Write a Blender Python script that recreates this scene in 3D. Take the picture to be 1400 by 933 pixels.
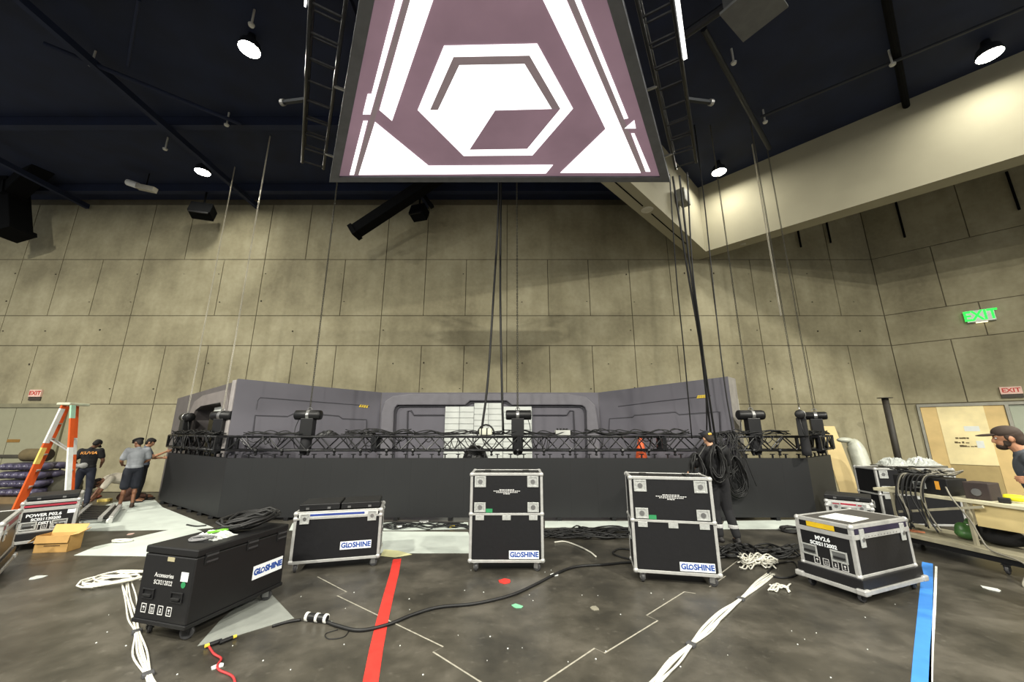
import bpy, bmesh, math, random
from mathutils import Vector, Matrix
random.seed(7)
PI = math.pi
for o in list(bpy.data.objects): bpy.data.objects.remove(o)
SC = bpy.context.scene
COL = SC.collection

# ---------------------------------------------------------------- camera
EYE, PITCH, FPX = 1.85, math.radians(13.12), 515.0
cam_d = bpy.data.cameras.new('camera'); cam = bpy.data.objects.new('camera', cam_d); COL.objects.link(cam)
cam.location = (0, 0, EYE); cam.rotation_euler = (PI/2 + PITCH, 0, 0)
cam_d.sensor_width = 36; cam_d.lens = 36*FPX/1400; cam_d.clip_start = .05; cam_d.clip_end = 200
SC.camera = cam

# ---------------------------------------------------------------- world and exposure
w = bpy.data.worlds.new('hall_ambience'); SC.world = w; w.use_nodes = True
bg = w.node_tree.nodes['Background']; bg.inputs[0].default_value = (.93, .96, 1, 1); bg.inputs[1].default_value = .45
SC.view_settings.view_transform = 'Standard'; SC.view_settings.look = 'None'
SC.view_settings.gamma = 1; SC.view_settings.use_curve_mapping = False
SC.view_settings.exposure = 0.0
LAMP_POWER, HALL_POWER = 70, 1700
HIDDEN_LAMPS = [(-14, 2.0), (-5.6, -2.2), (5.6, -2.2), (13.5, 1.5), (-12, -6), (0, -7), (12, -6)]

# ---------------------------------------------------------------- helpers
_F = Vector((0, math.cos(PITCH), math.sin(PITCH))); _U = Vector((0, -math.sin(PITCH), math.cos(PITCH)))
def _ray(x, y): return Vector((1, 0, 0))*((x-700)/FPX) + _U*((466.5-y)/FPX) + _F
def G(x, y, z=0.0):                       # surveyed point on the level z
    r = _ray(x, y); t = (z-EYE)/r.z; return Vector((r.x*t, r.y*t, z))
def AT(x, y, Y):                          # surveyed point at distance Y
    r = _ray(x, y); t = Y/r.y; return Vector((r.x*t, Y, EYE+r.z*t))
def PL(x, y, p, n):                       # surveyed point on a vertical plane
    r = _ray(x, y); c = Vector((0, 0, EYE)); t = (Vector(p)-c).dot(Vector(n))/r.dot(Vector(n)); return c+r*t

def lin(c):
    c = c/255.0
    return c/12.92 if c <= .04045 else ((c+.055)/1.055)**2.4
def rgb(c): return (lin(c[0]), lin(c[1]), lin(c[2]), 1)
MATS = {}
def mat(name, c, rough=.6, metal=0.0, var=.12, scale=6.0, bump=0.0, emit=0.0, spec=.5, alpha=None, detail=4):
    if name in MATS: return MATS[name]
    m = bpy.data.materials.new(name); m.use_nodes = True; nt = m.node_tree; b = nt.nodes['Principled BSDF']
    col = rgb(c)
    no = nt.nodes.new('ShaderNodeTexNoise'); no.inputs['Scale'].default_value = scale; no.inputs['Detail'].default_value = detail
    g = nt.nodes.new('ShaderNodeNewGeometry'); nt.links.new(g.outputs['Position'], no.inputs['Vector'])
    rp = nt.nodes.new('ShaderNodeValToRGB')
    rp.color_ramp.elements[0].position = .3; rp.color_ramp.elements[1].position = .7
    rp.color_ramp.elements[0].color = tuple(max(0, k*(1-var)) for k in col[:3])+(1,)
    rp.color_ramp.elements[1].color = tuple(min(1, k*(1+var)) for k in col[:3])+(1,)
    nt.links.new(no.outputs['Fac'], rp.inputs['Fac']); nt.links.new(rp.outputs['Color'], b.inputs['Base Color'])
    b.inputs['Roughness'].default_value = rough; b.inputs['Metallic'].default_value = metal
    b.inputs['Specular IOR Level'].default_value = spec
    if bump:
        bp = nt.nodes.new('ShaderNodeBump'); bp.inputs['Strength'].default_value = bump; bp.inputs['Distance'].default_value = .02
        nt.links.new(no.outputs['Fac'], bp.inputs['Height']); nt.links.new(bp.outputs['Normal'], b.inputs['Normal'])
    if emit:
        nt.links.new(rp.outputs['Color'], b.inputs['Emission Color']); b.inputs['Emission Strength'].default_value = emit
    if alpha is not None: b.inputs['Alpha'].default_value = alpha
    MATS[name] = m; return m

def frame(d, up=Vector((0, 0, 1))):
    d = Vector(d).normalized()
    if abs(d.dot(up)) > .98: up = Vector((0, 1, 0))
    s = d.cross(up).normalized(); u = s.cross(d).normalized()
    return d, s, u
class MB:
    def __init__(s): s.v = []; s.f = []
    def add(s, vs, fs):
        o = len(s.v); s.v += [tuple(v) for v in vs]; s.f += [tuple(i+o for i in f) for f in fs]; return s
    def box(s, c, sz, rot=None):
        hx, hy, hz = sz[0]/2, sz[1]/2, sz[2]/2; c = Vector(c)
        P = [Vector((x, y, z)) for z in (-hz, hz) for y in (-hy, hy) for x in (-hx, hx)]
        if rot is not None: P = [rot @ p for p in P]
        return s.add([c+p for p in P], [(0,2,3,1),(4,5,7,6),(0,1,5,4),(2,6,7,3),(0,4,6,2),(1,3,7,5)])
    def bb(s, x0, x1, y0, y1, z0, z1): return s.box(((x0+x1)/2, (y0+y1)/2, (z0+z1)/2), (x1-x0, y1-y0, z1-z0))
    def bar(s, p0, p1, wd, ht, up=Vector((0, 0, 1))):
        p0 = Vector(p0); p1 = Vector(p1); d, a, u = frame(p1-p0, up)
        R = Matrix((d, a, u)).transposed()
        return s.box((p0+p1)/2, ((p1-p0).length, wd, ht), R)
    def cyl(s, p0, p1, r, r1=None, n=10, cap=True):
        p0 = Vector(p0); p1 = Vector(p1); r1 = r if r1 is None else r1; d, a, u = frame(p1-p0)
        V = [p0+(a*math.cos(t)+u*math.sin(t))*r for t in [2*PI*i/n for i in range(n)]]
        V += [p1+(a*math.cos(t)+u*math.sin(t))*r1 for t in [2*PI*i/n for i in range(n)]]
        F = [(i, (i+1) % n, n+(i+1) % n, n+i) for i in range(n)]
        if cap: F += [tuple(range(n-1, -1, -1)), tuple(range(n, 2*n))]
        return s.add(V, F)
    def tube(s, pts, r, n=6, closed=False):
        pts = [Vector(p) for p in pts]; N = len(pts); V = []; pa = None
        for i, p in enumerate(pts):
            if closed: d = pts[(i+1) % N]-pts[i-1]
            else: d = pts[min(i+1, N-1)]-pts[max(i-1, 0)]
            if d.length < 1e-7: d = Vector((0, 0, 1))
            d.normalize()
            if pa is None: _, a, _ = frame(d)
            else:
                a = pa-d*pa.dot(d)
                a = frame(d)[1] if a.length < 1e-5 else a.normalized()
            pa = a; b = d.cross(a); rr = r[i] if isinstance(r, (list, tuple)) else r
            V += [p+(a*math.cos(2*PI*k/n)+b*math.sin(2*PI*k/n))*rr for k in range(n)]
        F = []
        for i in range(N if closed else N-1):
            j = (i+1) % N
            F += [(i*n+k, i*n+(k+1) % n, j*n+(k+1) % n, j*n+k) for k in range(n)]
        if not closed: F += [tuple(range(n-1, -1, -1)), tuple((N-1)*n+k for k in range(n))]
        return s.add(V, F)
    def prism(s, base, off):                # closed outline (3-D points) swept by off
        n = len(base); B = [Vector(p) for p in base]; off = Vector(off)
        return s.add(B+[p+off for p in B], [tuple(range(n-1, -1, -1)), tuple(range(n, 2*n))]+[(i, (i+1) % n, n+(i+1) % n, n+i) for i in range(n)])
    def ring(s, outer, inner, off):         # frame between two outlines of equal length
        n = len(outer); off = Vector(off); O = [Vector(p) for p in outer]; I = [Vector(p) for p in inner]
        V = O+I+[p+off for p in O]+[p+off for p in I]; F = []
        for i in range(n):
            j = (i+1) % n
            F += [(i, n+i, n+j, j), (2*n+i, 2*n+j, 3*n+j, 3*n+i), (i, j, 2*n+j, 2*n+i), (n+i, 3*n+i, 3*n+j, n+j)]
        return s.add(V, F)
    def ell(s, c, r, R=None, nu=12, nv=8):
        c = Vector(c); V = []
        for i in range(nv+1):
            th = PI*i/nv
            for j in range(nu):
                ph = 2*PI*j/nu
                p = Vector((r[0]*math.sin(th)*math.cos(ph), r[1]*math.sin(th)*math.sin(ph), r[2]*math.cos(th)))
                V.append(c+(R @ p if R is not None else p))
        F = []
        for i in range(nv):
            for j in range(nu): F.append((i*nu+j, (i+1)*nu+j, (i+1)*nu+(j+1) % nu, i*nu+(j+1) % nu))
        return s.add(V, F)
    def lathe(s, c, prof, n=16, axis=(0, 0, 1)):
        d, a, u = frame(Vector(axis)); c = Vector(c); V = []; m = len(prof)
        for (r, h) in prof:
            V += [c+d*h+(a*math.cos(2*PI*k/n)+u*math.sin(2*PI*k/n))*max(r, 1e-4) for k in range(n)]
        F = [(i*n+k, i*n+(k+1) % n, (i+1)*n+(k+1) % n, (i+1)*n+k) for i in range(m-1) for k in range(n)]
        return s.add(V, F)
    def build(s, name, m, parent=None, smooth=False, bevel=0.0, fix=True):
        me = bpy.data.meshes.new(name); me.from_pydata([tuple(v) for v in s.v], [], s.f)
        bm = bmesh.new(); bm.from_mesh(me)
        if fix:
            bmesh.ops.remove_doubles(bm, verts=bm.verts, dist=1e-6)
            bmesh.ops.recalc_face_normals(bm, faces=bm.faces)
        if bevel:
            es = [e for e in bm.edges if len(e.link_faces) == 2 and e.calc_face_angle(0) > .6]
            bmesh.ops.bevel(bm, geom=es, offset=bevel, segments=2, affect='EDGES', profile=.5, clamp_overlap=True)
        bm.to_mesh(me); bm.free()
        if smooth:
            for p in me.polygons: p.use_smooth = True
        me.materials.append(m)
        o = bpy.data.objects.new(name, me); COL.objects.link(o)
        if parent is not None: o.parent = parent
        return o
def tag(o, label=None, cat=None, group=None, kind=None):
    if label: o['label'] = label
    if cat: o['category'] = cat
    if group: o['group'] = group
    if kind: o['kind'] = kind
    return o
def thing(name, label, cat, loc=(0, 0, 0), rz=0.0, group=None):
    o = bpy.data.objects.new(name, None); COL.objects.link(o); o.empty_display_size = .1
    o.location = loc; o.rotation_euler = (0, 0, rz)
    return tag(o, label, cat, group)
def struct(o, label=None, cat=None):
    o['kind'] = 'structure'; return tag(o, label, cat)
def copy_tree(o, parent=None):
    c = o.copy(); COL.objects.link(c); c.parent = parent
    for ch in list(o.children): copy_tree(ch, c)
    return c
def inst(src, name, parent, loc, rot=None, scale=None):   # another object on the same mesh
    o = bpy.data.objects.new(name, src.data); COL.objects.link(o); o.parent = parent; o.location = loc
    if rot is not None: o.rotation_euler = rot
    if scale is not None: o.scale = scale
    return o
def text(name, s, size, m, parent, origin, xdir, ydir, sx=1.0, bold=0.0, thick=.001, align='CENTER', shear=0):
    cu = bpy.data.curves.new('t', 'FONT'); cu.body = s; cu.size = size; cu.align_x = align; cu.align_y = 'CENTER'
    cu.offset = bold; cu.extrude = thick; cu.resolution_u = 3; cu.shear = shear
    t = bpy.data.objects.new('t', cu); COL.objects.link(t)
    dg = bpy.context.evaluated_depsgraph_get(); me = bpy.data.meshes.new_from_object(t.evaluated_get(dg))
    bpy.data.objects.remove(t); bpy.data.curves.remove(cu)
    X = Vector(xdir).normalized(); Y = Vector(ydir).normalized(); Z = X.cross(Y)
    for v in me.vertices: v.co = Vector(origin)+X*(v.co.x*sx)+Y*v.co.y+Z*(v.co.z+thick)
    me.materials.clear(); me.materials.append(m); me.name = name
    o = bpy.data.objects.new(name, me); COL.objects.link(o)
    if parent is not None: o.parent = parent
    return o
def sagline(p0, p1, sag, n=12):
    p0 = Vector(p0); p1 = Vector(p1)
    return [p0.lerp(p1, i/n)-Vector((0, 0, 4*sag*(i/n)*(1-i/n))) for i in range(n+1)]
def cr(pts, k=6):                          # smooth curve through points
    P = [Vector(p) for p in pts]; P = [P[0]*2-P[1]]+P+[P[-1]*2-P[-2]]; out = []
    for i in range(1, len(P)-2):
        for j in range(k):
            t = j/k; a, b, c, d = P[i-1], P[i], P[i+1], P[i+2]
            out.append(.5*((2*b)+(c-a)*t+(2*a-5*b+4*c-d)*t*t+(3*b-a-3*c+d)*t**3))
    out.append(P[-2]); return out

def solid(b, name, m, parent, voxel, smooth_it=3):
    o = b.build(name, m, None, fix=False)
    md = o.modifiers.new('r', 'REMESH'); md.mode = 'VOXEL'; md.voxel_size = voxel; md.use_smooth_shade = True
    sm = o.modifiers.new('s', 'SMOOTH'); sm.factor = .5; sm.iterations = smooth_it
    dg = bpy.context.evaluated_depsgraph_get(); me = bpy.data.meshes.new_from_object(o.evaluated_get(dg))
    bpy.data.objects.remove(o); me.name = name; me.materials.clear(); me.materials.append(m)
    for p in me.polygons: p.use_smooth = True
    q = bpy.data.objects.new(name, me); COL.objects.link(q); q.parent = parent; return q
def cap_(b, p0, p1, r0, r1, n=12):
    p0 = Vector(p0); p1 = Vector(p1); b.cyl(p0, p1, r0, r1, n); b.ell(p0, (r0, r0, r0), None, n, 8); b.ell(p1, (r1, r1, r1), None, n, 8)
# ---------------------------------------------------------------- materials
def concrete(name, c1, c2, c3, rough=.85, spots=True, sc=.55):
    m = bpy.data.materials.new(name); m.use_nodes = True; nt = m.node_tree; b = nt.nodes['Principled BSDF']; L = nt.links
    g = nt.nodes.new('ShaderNodeNewGeometry')
    n1 = nt.nodes.new('ShaderNodeTexNoise'); n1.inputs['Scale'].default_value = sc; n1.inputs['Detail'].default_value = 8; n1.inputs['Roughness'].default_value = .62
    n2 = nt.nodes.new('ShaderNodeTexNoise'); n2.inputs['Scale'].default_value = 9; n2.inputs['Detail'].default_value = 8
    mp = nt.nodes.new('ShaderNodeMapping'); mp.inputs['Scale'].default_value = (2.2, 2.2, .35)
    n3 = nt.nodes.new('ShaderNodeTexNoise'); n3.inputs['Scale'].default_value = 1.3; n3.inputs['Detail'].default_value = 6
    L.new(g.outputs['Position'], n1.inputs['Vector']); L.new(g.outputs['Position'], n2.inputs['Vector'])
    L.new(g.outputs['Position'], mp.inputs['Vector']); L.new(mp.outputs[0], n3.inputs['Vector'])
    r = nt.nodes.new('ShaderNodeValToRGB'); e = r.color_ramp.elements
    e[0].position = .32; e[0].color = rgb(c1); e[1].position = .68; e[1].color = rgb(c3); x = e.new(.5); x.color = rgb(c2)
    ad = nt.nodes.new('ShaderNodeMath'); ad.operation = 'MULTIPLY_ADD'; ad.inputs[1].default_value = .28; ad.inputs[2].default_value = -.205
    L.new(n3.outputs['Fac'], ad.inputs[0])
    a2 = nt.nodes.new('ShaderNodeMath'); a2.operation = 'MULTIPLY_ADD'; a2.inputs[1].default_value = .95
    L.new(n1.outputs['Fac'], a2.inputs[0]); L.new(ad.outputs[0], a2.inputs[2])
    a3 = nt.nodes.new('ShaderNodeMath'); a3.operation = 'MULTIPLY_ADD'; a3.inputs[1].default_value = .2
    L.new(n2.outputs['Fac'], a3.inputs[0]); L.new(a2.outputs[0], a3.inputs[2])
    L.new(a3.outputs[0], r.inputs['Fac']); L.new(r.outputs['Color'], b.inputs['Base Color'])
    bp = nt.nodes.new('ShaderNodeBump'); bp.inputs['Strength'].default_value = .25; bp.inputs['Distance'].default_value = .01
    L.new(n2.outputs['Fac'], bp.inputs['Height']); L.new(bp.outputs['Normal'], b.inputs['Normal'])
    b.inputs['Roughness'].default_value = rough
    MATS[name] = m; return m
M_wall = concrete('wall_concrete', (128, 121, 97), (151, 144, 117), (170, 163, 136))
M_joint = concrete('joint_concrete_shaded', (84, 78, 62), (98, 91, 73), (110, 103, 84))  # same concrete as the panels, with the shade inside the joints painted in
def floor_material():
    m = bpy.data.materials.new('floor_concrete'); m.use_nodes = True; nt = m.node_tree; b = nt.nodes['Principled BSDF']; L = nt.links
    g = nt.nodes.new('ShaderNodeNewGeometry')
    n1 = nt.nodes.new('ShaderNodeTexNoise'); n1.inputs['Scale'].default_value = 1.5; n1.inputs['Detail'].default_value = 10; n1.inputs['Roughness'].default_value = .65; n1.inputs['Distortion'].default_value = .15
    n2 = nt.nodes.new('ShaderNodeTexNoise'); n2.inputs['Scale'].default_value = 13; n2.inputs['Detail'].default_value = 6
    n4 = nt.nodes.new('ShaderNodeTexVoronoi'); n4.inputs['Scale'].default_value = 1.7
    for n in (n1, n2, n4): L.new(g.outputs['Position'], n.inputs['Vector'])
    r = nt.nodes.new('ShaderNodeValToRGB'); e = r.color_ramp.elements
    e[0].position = .36; e[0].color = rgb((50, 48, 43)); e[1].position = .66; e[1].color = rgb((88, 84, 76)); x = e.new(.5); x.color = rgb((67, 64, 57))
    L.new(n1.outputs['Fac'], r.inputs['Fac'])
    r2 = nt.nodes.new('ShaderNodeValToRGB'); e = r2.color_ramp.elements          # worn pale flecks
    e[0].position = .62; e[0].color = (0, 0, 0, 1); e[1].position = .74; e[1].color = (1, 1, 1, 1)
    L.new(n2.outputs['Fac'], r2.inputs['Fac'])
    mx = nt.nodes.new('ShaderNodeMixRGB'); mx.inputs['Color2'].default_value = rgb((110, 106, 98))
    mm = nt.nodes.new('ShaderNodeMath'); mm.operation = 'MULTIPLY'; mm.inputs[1].default_value = .35
    L.new(r2.outputs['Color'], mm.inputs[0]); L.new(mm.outputs[0], mx.inputs['Fac']); L.new(r.outputs['Color'], mx.inputs['Color1'])
    L.new(mx.outputs['Color'], b.inputs['Base Color'])
    rr = nt.nodes.new('ShaderNodeMapRange'); rr.inputs['To Min'].default_value = .22; rr.inputs['To Max'].default_value = .5
    L.new(n1.outputs['Fac'], rr.inputs['Value']); L.new(rr.outputs[0], b.inputs['Roughness'])
    bp = nt.nodes.new('ShaderNodeBump'); bp.inputs['Strength'].default_value = .06; bp.inputs['Distance'].default_value = .01
    L.new(n2.outputs['Fac'], bp.inputs['Height']); L.new(bp.outputs['Normal'], b.inputs['Normal'])
    MATS['floor'] = m; return m
M_floor = floor_material()
M_ceil = mat('ceiling_navy', (16, 27, 54), .8, var=.25, scale=1.5)
M_steelblk = mat('ceiling_black_steel', (6, 7, 9), .9, var=.2, spec=.15)
M_pipe = mat('dark_pipe', (40, 43, 48), .5, .3)
M_cream = mat('bulkhead_plaster', (156, 151, 130), .85, var=.05, scale=1.2)
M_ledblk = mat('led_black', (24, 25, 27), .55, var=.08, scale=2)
M_black = mat('black_plastic', (16, 16, 18), .45, var=.2)
M_rubber = mat('black_rubber', (18, 18, 19), .55, var=.2)
M_alu = mat('aluminium', (186, 186, 184), .4, .4, var=.1, scale=14)
M_trussblk = mat('truss_black_paint', (34, 34, 36), .32, .35, var=.3, scale=20)
M_steel = mat('steel', (160, 160, 160), .35, .85, var=.12)
M_case = mat('case_black_laminate', (18, 18, 21), .42, var=.18, scale=25, bump=.05)
M_set = mat('set_grey_paint', (99, 97, 106), .55, var=.07, scale=1.5)
M_setd = mat('set_dark_grey', (58, 57, 64), .6, var=.07, scale=1.5)
M_white = mat('white_paint', (225, 226, 222), .6, var=.05)
M_paper = mat('white_paper', (222, 226, 222), .8, var=.05)
M_sheet = mat('floor_sheet_white', (200, 208, 201), .7, var=.09, scale=3)
M_chain_lit = mat('chain_steel_lit', (205, 200, 186), .4, .5, var=.1)  # chain steel made pale where lamplight catches it, light put into the colour
M_chain_unlit = mat('chain_steel_unlit', (80, 78, 70), .5, .5, var=.1)  # the same chain steel, darkened for chains the light misses
M_wood = mat('plywood_pale', (240, 224, 172), .7, var=.12, scale=2.5)
M_woodd = mat('plywood_edge', (214, 186, 128), .7, var=.12, scale=2.5)
M_blue = mat('logo_blue', (30, 70, 150), .6, var=.03)
M_yel = mat('yellow_print', (228, 196, 60), .6, var=.05)
M_label = mat('white_label', (232, 236, 240), .5, var=.03)
M_print = mat('white_print', (205, 205, 205), .7, var=.05)
M_green = mat('green_label', (40, 130, 80), .6, var=.05)
M_led_w = mat('led_lit_white', (255, 255, 255), .5, var=.0, emit=1.7)
M_led_m = mat('led_lit_mauve', (118, 95, 105), .5, var=.12, scale=1.1, emit=.95)
M_led_g = mat('led_lit_grey', (120, 106, 108), .5, var=.04, emit=.8)
M_lampglow = mat('lamp_glow', (255, 250, 232), .5, var=0, emit=40)
# ================================================================ STRUCTURE
YW, ZTOP, ZC = 12.0, 9.65, 9.86
ROWS = [(0, 2.6), (2.6, 4.49), (4.49, 5.51), (5.51, 7.53), (7.53, ZTOP)]
XC = 12.37
fl = struct(MB().bb(-22, 24, -14, 12.3, -.2, 0).build('floor', M_floor), 'dark stained polished concrete hall floor', 'floor')
ce = struct(MB().bb(-22, 24, -14, 12.3, ZC, ZC+.2).build('ceiling', M_ceil), 'very dark navy hall ceiling', 'ceiling')
DR = Vector((math.sqrt(.5), -math.sqrt(.5), 0)); DN = Vector((-math.sqrt(.5), -math.sqrt(.5), 0))
C0 = Vector((XC, YW, 0))
wb = struct(MB().bb(-22, XC+.5, YW+.02, YW+.3, 0, ZC).build('wall_back', M_joint), 'wide olive concrete rear wall cast in panels', 'wall')
wr_m = MB(); wr_m.prism([C0-DN*.02, C0+DR*16-DN*.02, C0+DR*16-DN*.3, C0-DN*.3+DR*.15], (0, 0, ZC))
wr = struct(wr_m.build('wall_right', M_joint), 'angled concrete wall at the right of the hall', 'wall')
GAP = .011
def panel(parent, p0, d, n, s0, s1, z0, z1, proud=.022):
    a = p0+d*(s0+GAP); b = p0+d*(s1-GAP); m = MB()
    base = [a-n*.02, b-n*.02, b+n*proud*.0+n*0, a+n*0]
    m.prism([Vector((q.x, q.y, z0+GAP)) for q in base], (0, 0, z1-z0-2*GAP))
    return m.build('concrete_panel', M_wall, parent, bevel=.006)
rnd = random.Random(3)
PW = 1.39
DOOR_L = (-17.05, -13.92, 2.62)        # opening in the rear wall
for ri, (z0, z1) in enumerate(ROWS):
    cuts = []
    k = -15
    while -.17+k*PW < XC:
        x = -.17+k*PW
        keep = True
        if ri == 2: keep = (k % 3 == 0)
        if ri == 4: keep = (k % 3 in (0, 1)) if k < 0 else (k % 4 == 0)
        if ri == 3 and k < -4: keep = rnd.random() < .8
        if ri == 0: keep = (k % 2 == 0)
        if keep: cuts.append(x)
        k += 1
    cuts = [-21.0]+[c for c in cuts if -20.6 < c < XC-.3]+[XC]
    for a, b in zip(cuts, cuts[1:]):
        if ri == 0 and a < DOOR_L[1] and b > DOOR_L[0]:
            if a < DOOR_L[0]: panel(wb, Vector((0, YW, 0)), Vector((1, 0, 0)), Vector((0, -1, 0)), a, DOOR_L[0], z0, z1)
            if b > DOOR_L[1]: panel(wb, Vector((0, YW, 0)), Vector((1, 0, 0)), Vector((0, -1, 0)), DOOR_L[1], b, z0, z1)
            continue
        panel(wb, Vector((0, YW, 0)), Vector((1, 0, 0)), Vector((0, -1, 0)), a, b, z0, z1)
# right wall: joints surveyed along it
def swall(x, y): q = PL(x, y, C0, DN); return (q-C0).dot(DR), q.z
DOOR_R = (swall(1252, 552)[0], swall(1405, 545)[0]+.9, 2.56)
for ri, (z0, z1) in enumerate(ROWS):
    step = [2.2, 2.2, 6.6, 2.2, 4.4][ri]; off = [0, swall(1299, 462)[0]-2.2*1, 2.0, swall(1283, 380)[0]-2.2, 2.2][ri]
    cuts = [0.0]; s = off
    while s < 15.5:
        if s > .5: cuts.append(s)
        s += step
    cuts.append(15.9)
    for a, b in zip(cuts, cuts[1:]):
        if ri == 0:
            if b <= DOOR_R[0] or a >= DOOR_R[1]: panel(wr, C0, DR, DN, a, b, z0, z1)
            else:
                if a < DOOR_R[0]: panel(wr, C0, DR, DN, a, DOOR_R[0], z0, z1)
                if b > DOOR_R[1]: panel(wr, C0, DR, DN, DOOR_R[1], b, z0, z1)
            continue
        panel(wr, C0, DR, DN, a, b, z0, z1)
# form-tie holes in the cast walls
M_hole = mat('tie_hole', (60, 55, 44), .9)
th = MB(); rnd = random.Random(5)
for k in range(-13, 9):
    for z in (3.1, 3.9, 5.0, 6.0, 7.0):
        x = -.17+k*PW+rnd.choice([.1, -.1, .5])
        if rnd.random() < .55: th.cyl((x, YW-.0005, z+rnd.uniform(-.05, .05)), (x, YW-.004, z), .022, n=8)
o = th.build('tie_hole', M_hole, wb); tag(o, 'small dark form-tie holes', kind='stuff')
# bulkhead: a V of plaster hanging below the ceiling
ZB = 7.5
K = G(965, 344, ZB); K = Vector((K.x, K.y, 0)); s5 = math.sqrt(.5)
dl = Vector((-s5, -s5, 0)); dr = DR; T = .5
A = K+dl*13; B = K+dr*11
A2 = A+Vector((-s5, s5, 0))*T; B2 = B+Vector((s5, s5, 0))*T
lf = K+Vector((-s5, s5, 0))*T; rf = K+Vector((s5, s5, 0))*T
lfw = lf+Vector((s5, s5, 0))*((11.97-lf.y)/s5); rfw = rf+Vector((-s5, s5, 0))*((11.97-rf.y)/s5)
mb = MB()
mb.prism([Vector((q.x, q.y, ZB)) for q in (A, K, lfw, A2)], (0, 0, ZC-ZB))
mb.prism([Vector((q.x, q.y, ZB)) for q in (K, B, B2, rfw)], (0, 0, ZC-ZB))
mb.prism([Vector((q.x, q.y, ZB)) for q in (K, rfw, lfw)], (0, 0, ZC-ZB))
bh = struct(mb.build('ceiling_bulkhead', M_cream), 'cream plaster bulkhead turning a corner under the ceiling', 'bulkhead')
m = MB()                                        # slots and round downlight in its underside
cl = K+Vector((-s5, s5, 0))*T*.5
for a, b in ((1.0, 3.4), (3.9, 6.2)):
    p = cl+dl*a; q = cl+dl*b; m.bar((p.x, p.y, ZB-.004), (q.x, q.y, ZB-.004), .03, .012)
m.build('air_slot', M_steelblk, bh)
p = cl+dl*3.65; MB().lathe((p.x, p.y, ZB), [(.0, -.02), (.13, -.02), (.16, 0)], 18).build('downlight', mat('frosted_white', (190, 186, 170), .5), bh)
q = K+dr*1.0+DN*0; MB().lathe((q.x+.2, q.y+.2, ZB), [(0, -.06), (.07, -.05), (.09, 0)], 14).build('sprinkler', M_cream, bh)
m = MB(); p = K+dl*2.1; R45 = Matrix.Rotation(PI/4, 3, 'Z')
m.box((p.x+.12, p.y-.12, 8.4), (.45, .25, .4), R45)
tag(m.build('wall_speaker', mat('speaker_grey', (120, 120, 112), .7), None, bevel=.02), 'grey box speaker on the bulkhead beside the lit canopy', 'speaker')
# dark conduits dropping behind the bulkhead
for i, (x, y0, y1) in enumerate(((1091, 316, 338), (1130, 304, 332))):
    a = AT(x, y0, 11.93); b = AT(x+1, y1, 11.93)
    tag(MB().cyl(a, (a.x, a.y, b.z), .03, n=8).build('conduit', M_steelblk), ['shorter dark conduit on the rear wall below the bulkhead', 'longer dark conduit on the rear wall below the bulkhead'][i], 'conduit')
for i, (x, y0, y1) in enumerate(((1223, 270, 327), (1376, 235, 290))):
    a = PL(x, y0, C0+DN*.06, DN); b = PL(x+5, y1, C0+DN*.06, DN)
    tag(MB().cyl(a, (a.x, a.y, b.z), .03, n=8).build('conduit', M_steelblk), ['dark conduit high on the angled wall near its corner', 'dark conduit high on the angled wall near the frame edge'][i], 'conduit')

# ------------------------------------------------ doors
M_doorgr = mat('door_olive_grey', (150, 148, 124), .55, var=.04)
d1 = thing('door_1', 'pale olive double door in the rear wall behind the ladder', 'door', (0, 0, 0)); d1['kind'] = 'structure'
MB().bb(DOOR_L[0]+.1, -15.55, YW-.01, YW+.018, .01, 2.5).build('door_leaf', M_doorgr, d1)
MB().bb(-15.53, DOOR_L[1]-.1, YW-.01, YW+.018, .01, 2.5).build('door_leaf', M_doorgr, d1)
m = MB(); m.bb(DOOR_L[0], DOOR_L[1], YW-.05, YW+.018, 2.5, 2.62); m.bb(DOOR_L[0], DOOR_L[0]+.1, YW-.05, YW+.018, 0, 2.5); m.bb(DOOR_L[1]-.1, DOOR_L[1], YW-.05, YW+.018, 0, 2.5)
m.build('door_frame', mat('door_frame_olive', (128, 124, 100), .6), d1)
MB().bb(-16.6, -14.2, YW-.06, YW-.02, 1.0, 1.08).build('push_bar', mat('push_bar_dark', (70, 66, 56), .5), d1)
p = AT(10, 601, YW-.02); q = AT(26, 605, YW-.02); MB().bb(p.x, q.x, YW-.022, YW-.008, q.z, p.z).build('name_strip', mat('brass_strip', (140, 104, 46), .5), d1)
def small_sign(name, c, d, n, wd, ht, label):
    t = thing(name, label, 'sign', c)
    u = Vector((0, 0, 1))
    MB().bar(-d*(wd/2), d*(wd/2), .05, ht).build('sign_face', mat('sign_pinkwhite', (226, 190, 176), .5), t)
    text('lettering', 'EXIT', ht*.8, mat('sign_red', (190, 50, 40), .5), t, n*.027, d, u, sx=1.0, bold=.004)
    MB().bar(-d*(wd/2)-u*(ht*.75)-n*.01, d*(wd/2)-u*(ht*.75)-n*.01, .03, ht*.5).build('sign_base', mat('sign_dark_base', (64, 58, 48), .6), t)
p = AT(49, 538, YW-.03); small_sign('door_sign', p, Vector((1, 0, 0)), Vector((0, -1, 0)), .38, .22, 'small red lettered sign above the double door')
q = PL(1382, 534, C0+DN*.04, DN); small_sign('door_sign', q, DR, DN, .38, .2, 'small red lettered sign above the boarded doorway')
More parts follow.
